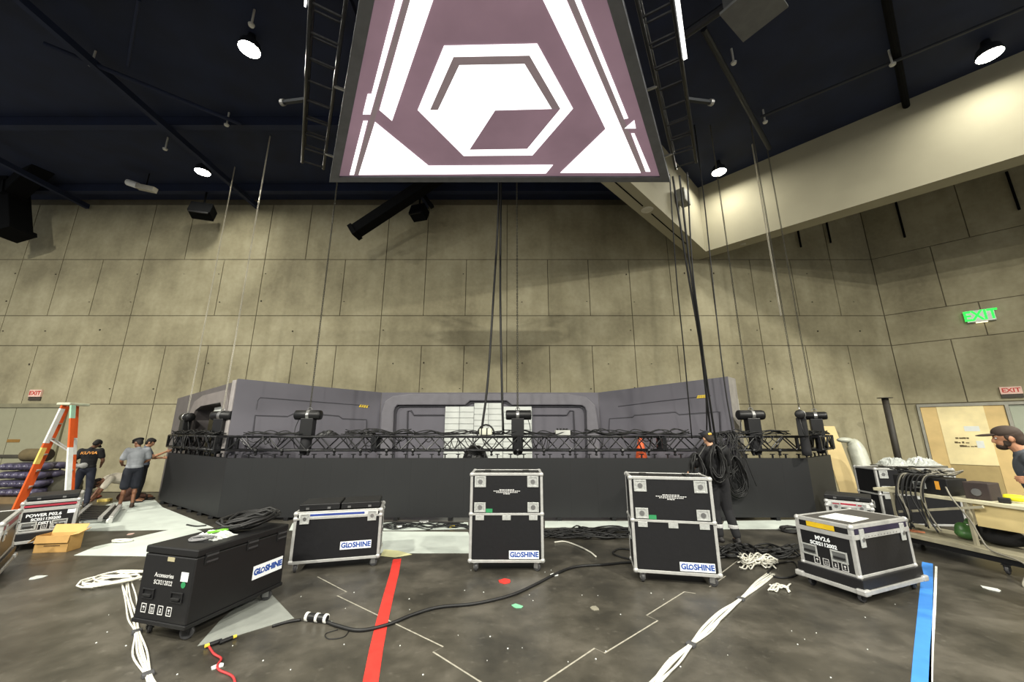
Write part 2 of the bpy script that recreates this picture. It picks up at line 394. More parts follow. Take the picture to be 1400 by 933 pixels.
# boarded doorway in the right wall
d2 = thing('door_2', 'doorway in the angled wall boarded with plywood', 'door'); d2['kind'] = 'structure'
def wq(x, y, off=0.0): return PL(x, y, C0+DN*off, DN)
def wbox(s0, s1, z0, z1, o0, o1):
    a = C0+DR*s0; b = C0+DR*s1
    return MB().prism([a+DN*o0+Vector((0, 0, z0)), b+DN*o0+Vector((0, 0, z0)), b+DN*o1+Vector((0, 0, z0)), a+DN*o1+Vector((0, 0, z0))], (0, 0, z1-z0))
sA = DOOR_R[0]; sB = swall(1372, 552)[0]; sC = DOOR_R[1]
M_frm = mat('door_frame_grey', (150, 148, 136), .5)
wbox(sA, sA+.06, 0, 2.5, -.02, .05).build('door_frame', M_frm, d2); wbox(sA, sC, 2.5, 2.58, -.02, .05).build('door_frame', M_frm, d2); wbox(sB, sB+.07, 0, 2.5, -.02, .05).build('door_frame', M_frm, d2)
wbox(sA+.07, sA+.40, 0, 2.49, -.018, .02).build('plywood_strip', M_woodd, d2)
wbox(sA+.40, sB-.38, .85, 2.49, -.018, .028).build('plywood_sheet', M_wood, d2)
wbox(sB-.38, sB-.01, 0, 2.49, -.018, .02).build('plywood_strip', M_woodd, d2)
wbox(sA+.40, sB-.38, 0, .84, -.018, .012).build('plywood_sheet', mat('plywood_brown', (172, 152, 104), .7, scale=3), d2)
wbox(sB+.08, sC, 0, 2.49, -.018, .0).build('door_leaf', mat('door_green_grey', (158, 164, 146), .5, var=.03), d2)
def wpaper(x0, y0, x1, y1, nm='notice_paper', mt=None):
    a = swall(x0, y0); b = swall(x1, y1)
    return wbox(min(a[0], b[0]), max(a[0], b[0]), min(a[1], b[1]), max(a[1], b[1]), .0285, .032).build(nm, mt or M_paper, d2)
wpaper(1317, 583, 1340, 590); wpaper(1334, 603, 1347, 613)
M_ink = mat('ink_brown', (92, 78, 50), .8)
m = MB(); rnd = random.Random(11)
for x, y, n in ((1306, 599, 4), (1305, 605, 4), (1312, 610, 5)):        # handwritten lines on the sheet
    for i in range(n):
        a, z = swall(x+i*5, y)
        m.v += wbox(a, a+rnd.uniform(.04, .08), z-.03, z+rnd.uniform(-.005, .03), .028, .030).v
        o_ = len(m.v)-8; m.f += [tuple(k+o_ for k in f) for f in wbox(0, 1, 0, 1, 0, 1).f]
m.build('handwriting', M_ink, d2)
# exit sign, green lettering, on the right wall
def exit_sign():
    c = wq(1340, 432, .06); t = thing('exit_sign', 'lit green exit sign high on the angled concrete wall', 'sign', c)
    u = Vector((0, 0, 1)); a0 = swall(1320, 432)[0]; a1 = swall(1361, 430)[0]; wd = a1-a0; ht = .36
    MB().bar(-DR*(wd/2), DR*(wd/2), .10, ht).build('sign_box', mat('sign_silver', (168, 176, 168), .4, .3), t, bevel=.01)
    mt = mat('exit_green', (20, 235, 70), .5, var=0, emit=1.2)
    text('lettering', 'EXIT', ht*1.12, mt, t, DN*.052, DR, u, sx=.78, bold=.012)
    MB().bar(-DR*(wd*.2)-u*(ht/2+.01), DR*(wd*.2)-u*(ht/2+.01), .08, .02).build('lower_lens', mat('lens_warm', (250, 236, 190), .4, emit=1.5), t)
exit_sign()

# ------------------------------------------------ ceiling steelwork and lamps
def beam(name, p, q, wd, ht, m, label):
    return tag(struct(MB().bar(p, q, wd, ht).build(name, m)), label, 'beam')
for i, y in enumerate((2.6, 5.2, 8.4, 11.2)):
    beam('ceiling_beam', (-21, y, ZC-.14), (K.x-11.3+y if y < 11 else 5, y, ZC-.14), .18, .26, M_ceil, 'dark ceiling beam number %d of four running across the hall' % (i+1))
for i, x in enumerate((-15, -9, -3)):
    beam('ceiling_beam', (x, -4, ZC-.36), (x, 11.9, ZC-.36), .12, .16, M_ceil, ['leftmost', 'middle', 'rightmost'][i]+' dark ceiling joist running front to back')
def pipe(x0, y0, x1, y1, r, label, z=9.55, m=None):
    tag(MB().cyl(G(x0, y0, z), G(x1, y1, z), r, n=10).build('ceiling_pipe', m or M_pipe), label, 'pipe')
pipe(962, 40, 1052, 203, .06, 'grey pipe under the ceiling right of the canopy')
pipe(1040, 160, 1420, 2, .035, 'thin grey pipe running across the ceiling at right', 9.6)
pipe(1208, -20, 1240, 150, .07, 'dark ceiling pipe between the two right lamps', 9.7, M_steelblk)
pipe(930, 52, 998, 5, .08, 'thick grey pipe at the top beside the light strip', 9.3)
pipe(190, 0, 175, 90, .03, 'thin ceiling pipe at upper left', 9.6, M_ceil)
pipe(60, 60, 330, 170, .05, 'long ceiling pipe left of the lamps', 9.5, M_ceil)
for x, y, lb in ((125, 88, 'small pale ceiling fitting at far upper left, away from the lamps'), (310, 170, 'small pale ceiling fitting between the two left lamps'), (226, 203, 'small pale ceiling fitting just left of the lower left lamp'), (1003, 85, 'small pale fitting beside the grey pipe near its top'), (1046, 166, 'small pale fitting at the crossing of the two pipes'), (1220, 87, 'small pale ceiling fitting left of the upper right lamp'), (344, 33, 'small pale ceiling fitting just above the upper left lamp')):
    p = G(x, y, 9.5)
    t = thing('sprinkler_head', lb, 'fitting', p, group='small fittings on the dark ceiling')
    MB().lathe((0, 0, 0), [(.0, -.05), (.05, -.045), (.06, -.01), (.02, 0), (.02, ZC-9.5)], 10).build('head', mat('fitting_pale', (190, 190, 184), .5), t)
def lamp(p, label):
    t = thing('high_bay_lamp', label, 'lamp', p, group='round high bay lamps under the ceiling')
    MB().lathe((0, 0, 0), [(.20, -.02), (.21, .0), (.18, .14), (.09, .24), (.07, .35), (.0, .35)], 20).build('housing', M_pipe, t, smooth=True)
    MB().lathe((0, 0, 0), [(.0, -.035), (.13, -.03), (.195, -.015)], 20).build('lens', M_lampglow, t)
    l = bpy.data.lights.new('lamp_light', 'AREA'); l.shape = 'DISK'; l.size = .38; l.energy = LAMP_POWER; l.color = (1, .965, .84)
    lo = bpy.data.objects.new('lamp_light', l); COL.objects.link(lo); lo.location = (p[0], p[1], p[2]-.06)
ZL = 9.5
for x, y, s in ((341, 67, 'round lamp at upper left, above the ladder side'), (277, 235, 'round lamp just above the rear wall at left'), (983, 235, 'round lamp above the corner of the bulkhead'), (1353, 75, 'round lamp at upper right above the bulkhead')):
    lamp(G(x, y, ZL), s)
for i, (x, y) in enumerate(HIDDEN_LAMPS):
    l = bpy.data.lights.new('hall_lamp', 'AREA'); l.shape = 'DISK'; l.size = .5; l.energy = HALL_POWER; l.color = (1, .965, .84)
    lo = bpy.data.objects.new('hall_lamp', l); COL.objects.link(lo); lo.location = (x, y, ZL-.06)
# black struts, speakers
def strut(a, b, wd, label):
    t = thing('roof_strut', label, 'strut')
    MB().bar(a, b, wd, wd*.9).build('box_member', M_steelblk, t, bevel=.02)
    d = (Vector(b)-Vector(a)).normalized()
    MB().bar(Vector(a)-d*.04, Vector(a)+d*.1, wd*1.15, wd*1.05).build('end_plate', M_steelblk, t)
strut(AT(484, 318, 10.7), AT(640, 215, 10.2), .36, 'thick black strut slanting down below the canopy')
strut(AT(590, 282, 10.9), AT(560, 240, 10.9), .12, 'thin black strut under the thick slanting one')
strut(AT(18, 320, 11.0), AT(12, 215, 11.0), .62, 'thick black bracket at the far left of the wall top')
strut(AT(20, 262, 10.9), AT(60, 225, 10.4), .5, 'black brace leaning right above the far left bracket')
def speaker(p, wd, ht, dp, rz, label):
    t = thing('ceiling_speaker', label, 'speaker', p, rz)
    MB().box((0, 0, 0), (wd, dp, ht), Matrix.Rotation(-.35, 3, 'X')).build('cabinet', M_steelblk, t, bevel=.02)
    MB().box((0, -dp*.52, -.05), (wd*.86, .02, ht*.8), Matrix.Rotation(-.35, 3, 'X')).build('grille', M_black, t)
    MB().cyl((0, 0, ht*.3), (0, 0, ZC-p.z), .03, n=8).build('hanger', M_steelblk, t)
speaker(AT(277, 289, 11.2), .62, .42, .4, .3, 'black box speaker at the wall top under the left lamp')
speaker(AT(573, 291, 11.2), .5, .4, .4, -.3, 'black box speaker at the wall top beside the slanting strut')
t = thing('projector_fixture', 'white cylinder and box fixture under the ceiling at left', 'fixture', AT(193, 257, 10.6))
MB().cyl((-.42, -.05, .17), (-.12, 0, .08), .1, n=14).build('barrel', M_white, t)
MB().box((.18, 0, -.02), (.6, .16, .16), Matrix.Rotation(.22, 3, 'Y')).build('ballast_box', mat('fixture_beige', (176, 172, 158), .6), t, bevel=.01)
MB().cyl((.15, 0, .05), (.15, 0, ZC-AT(193, 257, 10.6).z), .015, n=6).build('hanger', M_steelblk, t)
p = G(1030, 12, 8.6); t = thing('duct_box', 'grey ventilation box at the top edge right of the canopy', 'vent', p, .6)
MB().bb(-.35, .35, -.3, .3, 0, ZC-8.605).build('duct', mat('duct_grey', (66, 68, 70), .6), t); MB().bb(-.4, .4, -.35, .35, -.05, 0).build('grille', mat('grille_grey', (96, 98, 98), .6), t)

# ================================================================ LED CANOPY
HC = 6.6
def cz(x, y, z): return G(400+x*.4, y*.4, z)
cx, half, yf = -.24, 3.35, 6.5
apx = yf-half/.5774
def tri(ins, z):                          # triangle inset by ins
    h = half-ins*1.732; return [Vector((cx-h, yf-ins, z)), Vector((cx+h, yf-ins, z)), Vector((cx, apx+ins*2, z))]
can = thing('led_canopy', 'triangular lit screen hanging overhead with a white hexagon emblem', 'led screen', (0, 0, 0))
MB().ring(tri(0, HC-.03), tri(.15, HC-.03), (0, 0, .15)).build('frame', mat('canopy_frame', (104, 106, 112), .6), can)
MB().prism(tri(.14, HC), (0, 0, .1)).build('screen', M_led_m, can)
def poly(name, pts, z, m, ext=()):
    P = [cz(x, y, HC) for x, y in pts]
    for i, j in ext:                      # carry a stripe on past the frame edge, along its own direction
        d = (P[i]-P[j]).normalized(); P[i] = P[i]+d*1.35
    P = [Vector((p.x, p.y, z)) for p in P]
    return MB().prism(P, (0, 0, .004)).build(name, m, can)
z1, z2, z3 = HC-.005, HC-.009, HC-.013
poly('grey_band', [(380, 0), (402, 0), (226, 597), (210, 597)], z1, M_led_g, ((0, 3), (1, 2)))
poly('grey_band', [(940, 0), (964, 0), (1206, 586), (1190, 588)], z1, M_led_g, ((0, 3), (1, 2)))
poly('white_stripe', [(352, 0), (376, 0), (266, 390), (240, 390), (257, 320), (270, 320)], z2, M_led_w, ((0, 5), (1, 2)))
poly('white_stripe', [(402, 0), (480, 0), (340, 412), (297, 375)], z2, M_led_w, ((0, 3), (1, 2)))
poly('white_stripe', [(242, 412), (257, 412), (210, 597), (195, 597)], z2, M_led_w)
poly('white_field', [(282, 416), (465, 566), (890, 563), (866, 592), (226, 597)], z2, M_led_w)
poly('white_field', [(857, 0), (937, 0), (1190, 590), (915, 590), (1070, 440)], z2, M_led_w, ((0, 4), (1, 2)))
poly('white_stripe', [(965, 0), (985, 0), (1147, 403), (1133, 406)], z2, M_led_w, ((0, 3), (1, 2)))
poly('white_arrow', [(1168, 410), (1173, 438), (1135, 438)], z2, M_led_w)
poly('white_stripe', [(1157, 455), (1168, 455), (1223, 586), (1207, 586)], z2, M_led_w)
poly('hexagon_emblem', [(518, 155), (836, 148), (958, 370), (820, 530), (585, 532), (428, 375)], z2, M_led_w)
poly('emblem_band', [(470, 374), (550, 193), (810, 188), (915, 370), (887, 372), (793, 216), (570, 220), (497, 374)], z3, M_led_g)
poly('emblem_window', [(692, 376), (915, 370), (802, 507), (605, 510)], z3, M_led_m)

# box truss builder ------------------------------------------------
def box_truss(name, label, cat, p0, p1, wd, ht, m, cell=.5, rc=.024, rl=.013, group=None, plates=True, bottom=True):
    p0 = Vector(p0); p1 = Vector(p1); L = (p1-p0).length; rz = math.atan2(p1.y-p0.y, p1.x-p0.x)
    t = thing(name, label, cat, p0, rz, group)
    for y in (-wd/2, wd/2):
        for z in (0, ht): MB().cyl((0, y, z), (L, y, z), rc, n=10).build('chord', m, t, smooth=True)
    n = max(2, round(L/cell))
    def zig(f, k0=0):
        pts = [f(L*i/n, (i+k0) % 2) for i in range(n+1)]
        b = MB()
        for a, c in zip(pts, pts[1:]): b.cyl(a, c, rl, n=6, cap=False)
        b.build('lacing', m, t)
    zig(lambda x, k: (x, -wd/2, ht*k)); zig(lambda x, k: (x, wd/2, ht*k), 1)
    zig(lambda x, k: (x, wd*(k-.5), ht)); zig(lambda x, k: (x, wd*(k-.5), 0), 1)
    if plates:
        for x in (.01, L-.01):
            b = MB()
            for a, c in (((-1, 0), (1, 0)), ((-1, 1), (1, 1)), ((-1, 0), (-1, 1)), ((1, 0), (1, 1))):
                b.bar((x, a[0]*wd/2, a[1]*ht), (x, c[0]*wd/2, c[1]*ht), .05, .05)
            b.build('end_frame', m, t)
    return t
def side_truss(sgn, label):
    # runs along the slanted edge of the canopy, a hand's breadth outside it
    e0 = Vector((cx+sgn*half, yf, 0)); e1 = Vector((cx, apx, 0)); d = (e1-e0).normalized(); n = Vector((sgn*abs(d.y), abs(d.x), 0)) if False else Vector((d.y, -d.x, 0))
    if n.x*sgn < 0: n = -n
    a = e0+n*.31+d*.12; b = e0+n*.31+d*5.0
    wd, ht = .36, .36
    t = thing('canopy_truss', label, 'truss', (a.x, a.y, HC+.14), math.atan2(d.y, d.x), 'ladder trusses along the canopy edges')
    L = 4.88
    for y in (-wd/2, wd/2):
        for z in (0, ht): MB().cyl((0, y, z), (L, y, z), .026, n=8).build('chord', M_trussblk, t, smooth=True)
    for i in range(13):
        x = .05+i*.39
        MB().cyl((x, -wd/2, 0), (x, wd/2, 0), .016, n=6).build('rung', M_trussblk, t)
        MB().cyl((x, -wd/2, ht), (x, wd/2, ht), .016, n=6).build('rung', M_trussblk, t)
        for y in (-wd/2, wd/2): MB().cyl((x, y, 0), (x, y, ht), .014, n=6).build('post', M_trussblk, t)
    for x in (.5, 2.1, 3.7):              # brackets tying truss and screen together
        yy = -1 if (Vector((math.cos(t.rotation_euler[2]+PI/2), math.sin(t.rotation_euler[2]+PI/2), 0)).dot(n)) > 0 else 1
        MB().bar((x, yy*wd/2, -.02), (x+.05, yy*(.34), -.06), .03, .03).build('bracket', M_steel, t)
    yo = -yy
    MB().bar((1.5, yo*wd/2, .1), (1.2, yo*(wd/2+.3), .16), .05, .05).build('pipe_arm', M_pipe, t)
    MB().cyl((1.2, yo*(wd/2+.3), .16), (1.16, yo*(wd/2+.34), .165), .05, n=10).build('arm_cap', M_steel, t)
    s = MB(); s.bb(2.35 if sgn > 0 else 3.1, 4.85, yo*(wd/2+.05)-(.024 if sgn > 0 else .01), yo*(wd/2+.05)+(.024 if sgn > 0 else .01), -.03, .05)
    s.build('light_strip', mat('strip_glow', (255, 255, 250), .5, var=0, emit=3.0), t)
    return t, n
tl, _ = side_truss(-1, 'black ladder truss along the left edge of the lit canopy')
tr, _ = side_truss(1, 'black ladder truss along the right edge of the lit canopy')
# hoist chains: real links
def chain(p, z1, r, m, label, name='hoist_chain', pitch=.045):
    b = MB(); z = p[2]; i = 0
    while z < z1:
        L = pitch*.72; wv = r*1.25; ax = Vector((1, 0, 0)) if i % 2 else Vector((0, 1, 0))
        pts = [(-1, -L), (1, -L), (1, L), (-1, L)]
        b.tube([Vector((p[0], p[1], z))+ax*(u*wv)+Vector((0, 0, v)) for u, v in pts], r*.55, 4, closed=True)
        z += pitch; i += 1
    return tag(b.build(name, m, fix=False), label, 'chain', 'chains running up to the ceiling')
# ================================================================ GREY SET BEHIND THE SCREENS
def wallseg(parent, name, a, b, thick, m, z0=0.0):   # sloping-topped wall from a to b (top corners), swept back
    a = Vector(a); b = Vector(b); d = Vector((b.x-a.x, b.y-a.y, 0)).normalized(); n = Vector((-d.y, d.x, 0))
    if n.y < 0: n = -n
    return MB().prism([Vector((a.x, a.y, z0)), Vector((b.x, b.y, z0)), b, a], n*thick).build(name, m, parent)
sc_ = thing('set_back_wall', 'grey set wall with a moulded arch around white tiles', 'set wall')
YS = 11.0
L0 = AT(522, 537, YS); R0 = AT(818, 537, YS); ZS = L0.z
wallseg(sc_, 'backing', (L0.x, YS, ZS), (R0.x, YS, ZS), .14, M_set)
def P11(pts, Y): return [AT(x, y, Y) for x, y in pts]
outer = [(518, 700), (523, 565), (528, 549), (539, 542), (561, 539), (634, 539), (644, 539), (693, 539), (712, 539), (776, 539), (800, 543), (813, 555), (818, 590), (823, 700)]
inner = [(534, 700), (540, 563), (541.5, 558), (544.6, 554.6), (562, 554.4), (636.5, 554.4), (643, 548.7), (693, 548.7), (699.5, 554.4), (780, 554.4), (795, 555), (799, 558), (801, 563), (805, 700)]
MB().ring(P11(outer, YS-.01), P11(inner, YS-.01), (0, -.12, 0)).build('arch_moulding', mat('set_arch_grey', (110, 108, 115), .5, var=.06), sc_, bevel=.025)
in2 = [(536, 700), (542, 565), (543.5, 560), (546.6, 557), (562, 556.6), (638.3, 556.6), (645, 551.2), (691, 551.2), (697.5, 556.8), (780, 556.8), (793, 557), (797, 560), (799, 565), (803, 700)]
MB().ring(P11(inner, YS-.015), P11(in2, YS-.015), (0, -.03, 0)).build('arch_groove', M_setd, sc_)
for pts in ([(556, 640), (557.5, 562), (562, 562), (566, 568), (607, 568)], [(729, 568), (775, 568), (779, 562), (784, 562), (787, 640)]):
    MB().tube([AT(x, y, YS-.012) for x, y in pts], .022, 6).build('panel_line', M_setd, sc_)
# white tiles standing in the arch
tiles = thing('white_tile_screen', 'white gridded tile panel standing in the set arch', 'panel', (0, 0, 0))
M_tile = mat('tile_white', (212, 216, 212), .6, var=.06, scale=4)
YT = YS-.045
a = AT(609, 556, YT); b = AT(727, 556, YT); ncol, nrow = 6, 15
cw = (b.x-a.x)/ncol; ch = .163
proto_t = None
for i in range(ncol):
    top = a.z + (.10 if 2 <= i <= 3 else 0)
    z = top; k = 0
    while z > .12:
        h = ch if not (k == 0 and 2 <= i <= 3) else ch+.0
        if proto_t is None:
            proto_t = MB().bb(.006, cw-.006, -.02, .02, -ch+.006, -.006).build('tile', M_tile, tiles); proto_t.location = (a.x+i*cw, YT-.0, z)
        else: inst(proto_t, 'tile', tiles, (a.x+i*cw, YT, z))
        z -= ch; k += 1
MB().bb(a.x, b.x, YT+.021, YT+.03, 0.0, a.z+.0).build('backing', mat('tile_joint', (150, 156, 156), .7), tiles)
# angled wings
def line_on(pts, p, n, r, m, nm, parent): return MB().tube([PL(x, y, Vector(p), n) for x, y in pts], r, 5).build(nm, m, parent)
def wing(nm, a, b, label, panel_px, faint_px, yel_px, dpx):
    t = thing(nm, label, 'set wall')
    wallseg(t, 'backing', a, b, .14, M_set)
    d = (Vector(b)-Vector(a)); d.z = 0; d.normalize(); n = Vector((d.y, -d.x, 0))
    if n.y > 0: n = -n
    p = Vector(a)+n*.004
    pts = [PL(x, y, p, n) for x, y in panel_px]
    base = [Vector((pts[0].x, pts[0].y, .05))]+pts+[Vector((pts[-1].x, pts[-1].y, .05))]
    MB().prism(base, n*.03).build('raised_panel', M_set, t, bevel=.006)
    MB().tube([q+n*.02 for q in pts], .02, 6).build('panel_line', M_setd, t)  # dark tube paints the shadow of a recessed line along the panel outline
    line_on(faint_px, p, n, .012, mat('set_line_grey', (80, 79, 86), .6), 'faint_line', t)
    for i in range(4):
        q = PL(yel_px[0]+i*3.1, yel_px[1]+dpx*i, p+n*.004, n); u = Vector((0, 0, 1))
        MB().prism([q, q+d*.045, q+d*.075+u*.07, q+d*.03+u*.07], n*.006).build('yellow_mark', M_yel, t)
    return t, n, d
WL = G(325, 518, 3.0); LcP = AT(522, 537, YS)
wl, nl, dlw = wing('set_wing', WL, (LcP.x, YS-.01, LcP.z), 'grey angled set wall left of the arch with yellow marks',
    [(345, 600), (349, 568.6), (393, 570), (400.7, 566.4), (440.7, 567.5), (463, 569.5), (468, 573.2), (500.5, 574.3), (500.5, 600)],
    [(350, 560), (352, 547.6), (355.6, 543.7), (490.6, 554), (505, 556)], (490.5, 557), .3)
WR = G(995, 515, 3.05); RcP = AT(818, 537, YS)
wr_, nr, drw = wing('set_wing', (RcP.x, YS-.01, RcP.z), WR, 'grey angled set wall right of the arch with yellow marks',
    [(833, 600), (834, 573), (865.5, 571), (868, 568.5), (924, 564), (929, 567.5), (970, 564.6), (984, 563.5), (985, 600)],
    [(845, 556), (900, 549), (972, 541)], (952.5, 545), -.25)
# return at the right end of the right wing
t = wr_
e = WR; MB().prism([Vector((e.x, e.y, 0)), Vector((e.x+.32, e.y+.25, 0)), Vector((e.x+.32, e.y+.25, e.z-.02)), Vector((e.x, e.y, e.z))], Vector((-.06, .12, 0))).build('end_return', mat('set_return_grey', (150, 146, 142), .5), t)
MB().cyl((e.x+.36, e.y+.35, 0), (e.x+.36, e.y+.35, 2.55), .02, n=8).build('brace_pole', M_white, t)
# left side of the set with its doorway
sd = thing('set_doorway', 'grey set side wall with a dark doorway at left', 'set wall')
SA = Vector((WL.x-.06, WL.y+.27, 3.02)); SB = Vector((-10.05, 11.42, 2.74))
ds = SB-SA; ds.z = 0; Ls = ds.length; ds.normalize(); ns = Vector((ds.y, -ds.x, 0))
if ns.y > 0: ns = -ns
def on_s(s, z, off=0.0): q = SA+ds*s+ns*off; return Vector((q.x, q.y, z))
def ztop(s): return 3.02+(2.74-3.02)*s/Ls
o_ = [on_s(0, 0), on_s(0, ztop(0)), on_s(.35, ztop(.35)), on_s(Ls*.5, ztop(Ls*.5)), on_s(Ls-.2, ztop(Ls-.2)), on_s(Ls, ztop(Ls)), on_s(Ls, 0)]
i_ = [on_s(.72, 0), on_s(.72, 2.30), on_s(.90, 2.50), on_s(Ls*.5, 2.44), on_s(2.45, 2.34), on_s(2.62, 2.08), on_s(2.62, 0)]
MB().ring(o_, i_, -ns*.34).build('side_panel', mat('set_side_grey', (98, 93, 94), .45, var=.1), sd)
i2 = [on_s(.42, 0), on_s(.42, 2.46), on_s(.68, 2.80), on_s(Ls*.5, 2.72), on_s(2.62, 2.58), on_s(2.86, 2.22), on_s(2.86, 0)]
MB().ring([p+ns*.0 for p in i2], i_, ns*.07).build('door_surround', mat('set_surround_grey', (142, 135, 134), .4, .2, var=.1), sd, bevel=.02)
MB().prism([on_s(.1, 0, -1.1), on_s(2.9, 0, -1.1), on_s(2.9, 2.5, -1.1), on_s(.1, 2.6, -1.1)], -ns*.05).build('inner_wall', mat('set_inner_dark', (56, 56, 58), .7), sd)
MB().prism([on_s(1.25, 2.30, -.12), on_s(1.75, 2.28, -.12), on_s(1.75, 2.40, -.12), on_s(1.25, 2.42, -.12)], -ns*.05).build('pale_plate', M_paper, sd)
MB().box((WL.x-.11, WL.y+.13, 1.49), (.17, .12, 2.98), Matrix.Rotation(-.55, 3, 'Z')).build('corner_post', mat('set_post_pale', (176, 170, 168), .4, .2), sd, bevel=.02)

# ================================================================ LED RIBBON WALL AND ITS TRUSS
LZ0, LZ1 = .06, 1.235
CL_, CR_ = Vector((-6.10, 8.42, 0)), Vector((6.32, 8.42, 0))
EL_, ER_ = Vector((-9.08, 10.36, 0)), Vector((7.72, 9.52, 0))
lw = thing('led_wall', 'long black screen wall of flat panels below the floor truss', 'led wall', (0, 0, 0))
proto_p = proto_b = None
def led_run(p, q, n, mt):
    d = q-p; L = d.length; d.normalize(); wd = L/n; rz = math.atan2(d.y, d.x)
    P = MB().bb(.0004, wd-.0004, 0, .09, 0, LZ1-LZ0).build('led_panel', mt, lw)
    P.location = (p.x, p.y, LZ0); P.rotation_euler = (0, 0, rz)
    for i in range(1, n): c = p+d*(wd*i); inst(P, 'led_panel', lw, (c.x, c.y, LZ0), (0, 0, rz))
    global proto_b
    for i in range(2*n):
        c = p+d*(wd*(i+.5)/2)
        if proto_b is None:
            proto_b = MB().bb(-.012, .012, .03, .06, 0, .07).bb(-.045, .045, .025, .065, .07, .088).build('top_bracket', M_trussblk, lw); proto_b.location = (c.x, c.y, LZ1); proto_b.rotation_euler = (0, 0, rz)
        else: inst(proto_b, 'top_bracket', lw, (c.x, c.y, LZ1), (0, 0, rz))
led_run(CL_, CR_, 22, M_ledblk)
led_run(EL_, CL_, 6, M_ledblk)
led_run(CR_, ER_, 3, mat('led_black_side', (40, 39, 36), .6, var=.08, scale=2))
m = MB()
for x in [-5.8+i*1.13 for i in range(11)]: m.bb(x-.04, x+.04, 8.40, 8.60, 0, LZ0)
for k in range(6):
    c = EL_.lerp(CL_, (k+.5)/6); m.bb(c.x-.05, c.x+.05, c.y-.02, c.y+.14, 0, LZ0)
for k in range(2):
    c = CR_.lerp(ER_, (k+.5)/2); m.bb(c.x-.05, c.x+.05, c.y+.0, c.y+.14, 0, LZ0)
m.build('foot', M_trussblk, lw)
lw.children[-1]['kind'] = 'stuff'
TZ, TH, TW = 1.395, .285, .30
YTc = 8.47+TW/2-.02
def truss_thing(a, b, label):
    t = box_truss('box_truss', label, 'truss', (a[0], a[1], TZ), (b[0], b[1], TZ), TW, TH, M_trussblk, .29, .025, .014, 'black box truss sections over the screen wall')
    return t
xs = [-6.18, -3.0, .16, 3.30, 6.42]
nmz = ['first box truss section from the left along the front of the screen wall', 'second box truss section from the left, carrying the white power box', 'third box truss section from the left, carrying the middle hoist', 'fourth box truss section along the front, beside the hanging cable coils']
trs = []
for i in range(4): trs.append(truss_thing((xs[i]+.012, YTc), (xs[i+1]-.012, YTc), nmz[i]))
oL = Vector((.09, .14, 0))
trs.append(truss_thing((EL_.x-.1+.12, EL_.y+.12), (-6.42, YTc+.09), 'left box truss section angled back, hung thick with black cables'))
trs.append(truss_thing((6.66, YTc+.07), (ER_.x+.0, ER_.y+.09), 'right box truss section angled back, hung thick with black cables'))
# clamps dropping from the lower chord to the screen panels
clamp = None
def clamp_at(t, x, z=0.0):
    global clamp
    if clamp is None:
        b = MB(); b.lathe((0, 0, 0), [(.032, -.03), (.045, -.02), (.045, .02), (.032, .03)], 10, axis=(1, 0, 0)); b.bb(-.015, .015, -.02, .02, -.11, -.03); b.lathe((0, 0, -.085), [(.02, -.02), (.035, 0), (.02, .02)], 8)
        clamp = b.build('panel_clamp', M_trussblk, t); clamp.location = (x, -TW/2, z)
        clamp['kind'] = 'stuff'
    else:
        inst(clamp, 'panel_clamp', t, (x, -TW/2, z))
pw = (CR_.x-CL_.x)/22
for i in range(1, 22):
    x = CL_.x+pw*i
    for k in range(4):
        if xs[k] <= x < xs[k+1]: clamp_at(trs[k], x-xs[k])
for k in range(1, 6): clamp_at(trs[4], k*.56)
# chain hoists ------------------------------------------------
def hoist(p, rz, label, chain_m, chain_label, top=True, cable=True, size=1.0):
    t = thing('chain_hoist', label, 'hoist', p, rz, 'chain hoists standing in the floor truss')
    S = size; zc = .50
    MB().lathe((0, 0, zc), [(0, -.29*S), (.09*S, -.285*S), (.108*S, -.27*S), (.108*S, .24*S), (.10*S, .28*S), (0, .29*S)], 18, axis=(1, 0, 0)).build('motor', M_black, t, smooth=True)
    MB().lathe((.02, 0, zc), [(.107*S, -.035), (.116*S, -.03), (.116*S, .03), (.107*S, .035)], 18, axis=(1, 0, 0)).build('motor_band', M_steel, t)
    MB().bb(-.12*S, .16*S, -.09, .09, .04, zc-.07).build('gear_housing', M_black, t, bevel=.015)
    MB().lathe((.02, 0, .05), [(0, -.42), (.09, -.40), (.12*min(1, S*S), -.3), (.115*min(1, S*S), -.02), (.09, .0), (0, .0)], 16).build('chain_bag', mat('bag_black', (26, 26, 30), .8), t, smooth=True)
    MB().tube(cr([(-.2, .02, zc-.06), (-.26, .0, .2), (-.22, -.03, .05), (-.1, -.05, .02)], 5), .009, 5).build('control_cable', M_rubber, t)
    MB().tube([(.02+.05*math.cos(a_), 0, zc+.115+.05*math.sin(a_)) for a_ in [PI*i/6 for i in range(7)]], .010, 5).build('lift_hook', M_steel, t)
    c, s = math.cos(rz), math.sin(rz)
    chain((p[0]+.02*c, p[1]+.02*s, p[2]+zc+.13), ZC, .011, chain_m, chain_label)
ZH = TZ+TH
def on_seg(x, y, a, b, off=0):
    a = Vector(a); b = Vector(b); d = (b-a).normalized(); n = Vector((d.y, -d.x, 0)); return PL(x, y, a+n*off, n)
la, lb_ = (EL_.x-.02, EL_.y+.12, 0), (-6.42, YTc+.09, 0)
q = on_seg(252, 590, la, lb_, -.05); hoist((q.x, q.y, ZH-.03), 2.55, 'chain hoist on the left angled truss, the outermost one', M_chain_lit, 'pale lit chain hanging to the outermost left hoist')
q = on_seg(301, 590, la, lb_, -.05); hoist((q.x, q.y, ZH-.03), 2.9, 'chain hoist at the left corner of the truss before the set doorway', M_chain_lit, 'pale lit chain hanging to the left corner hoist')
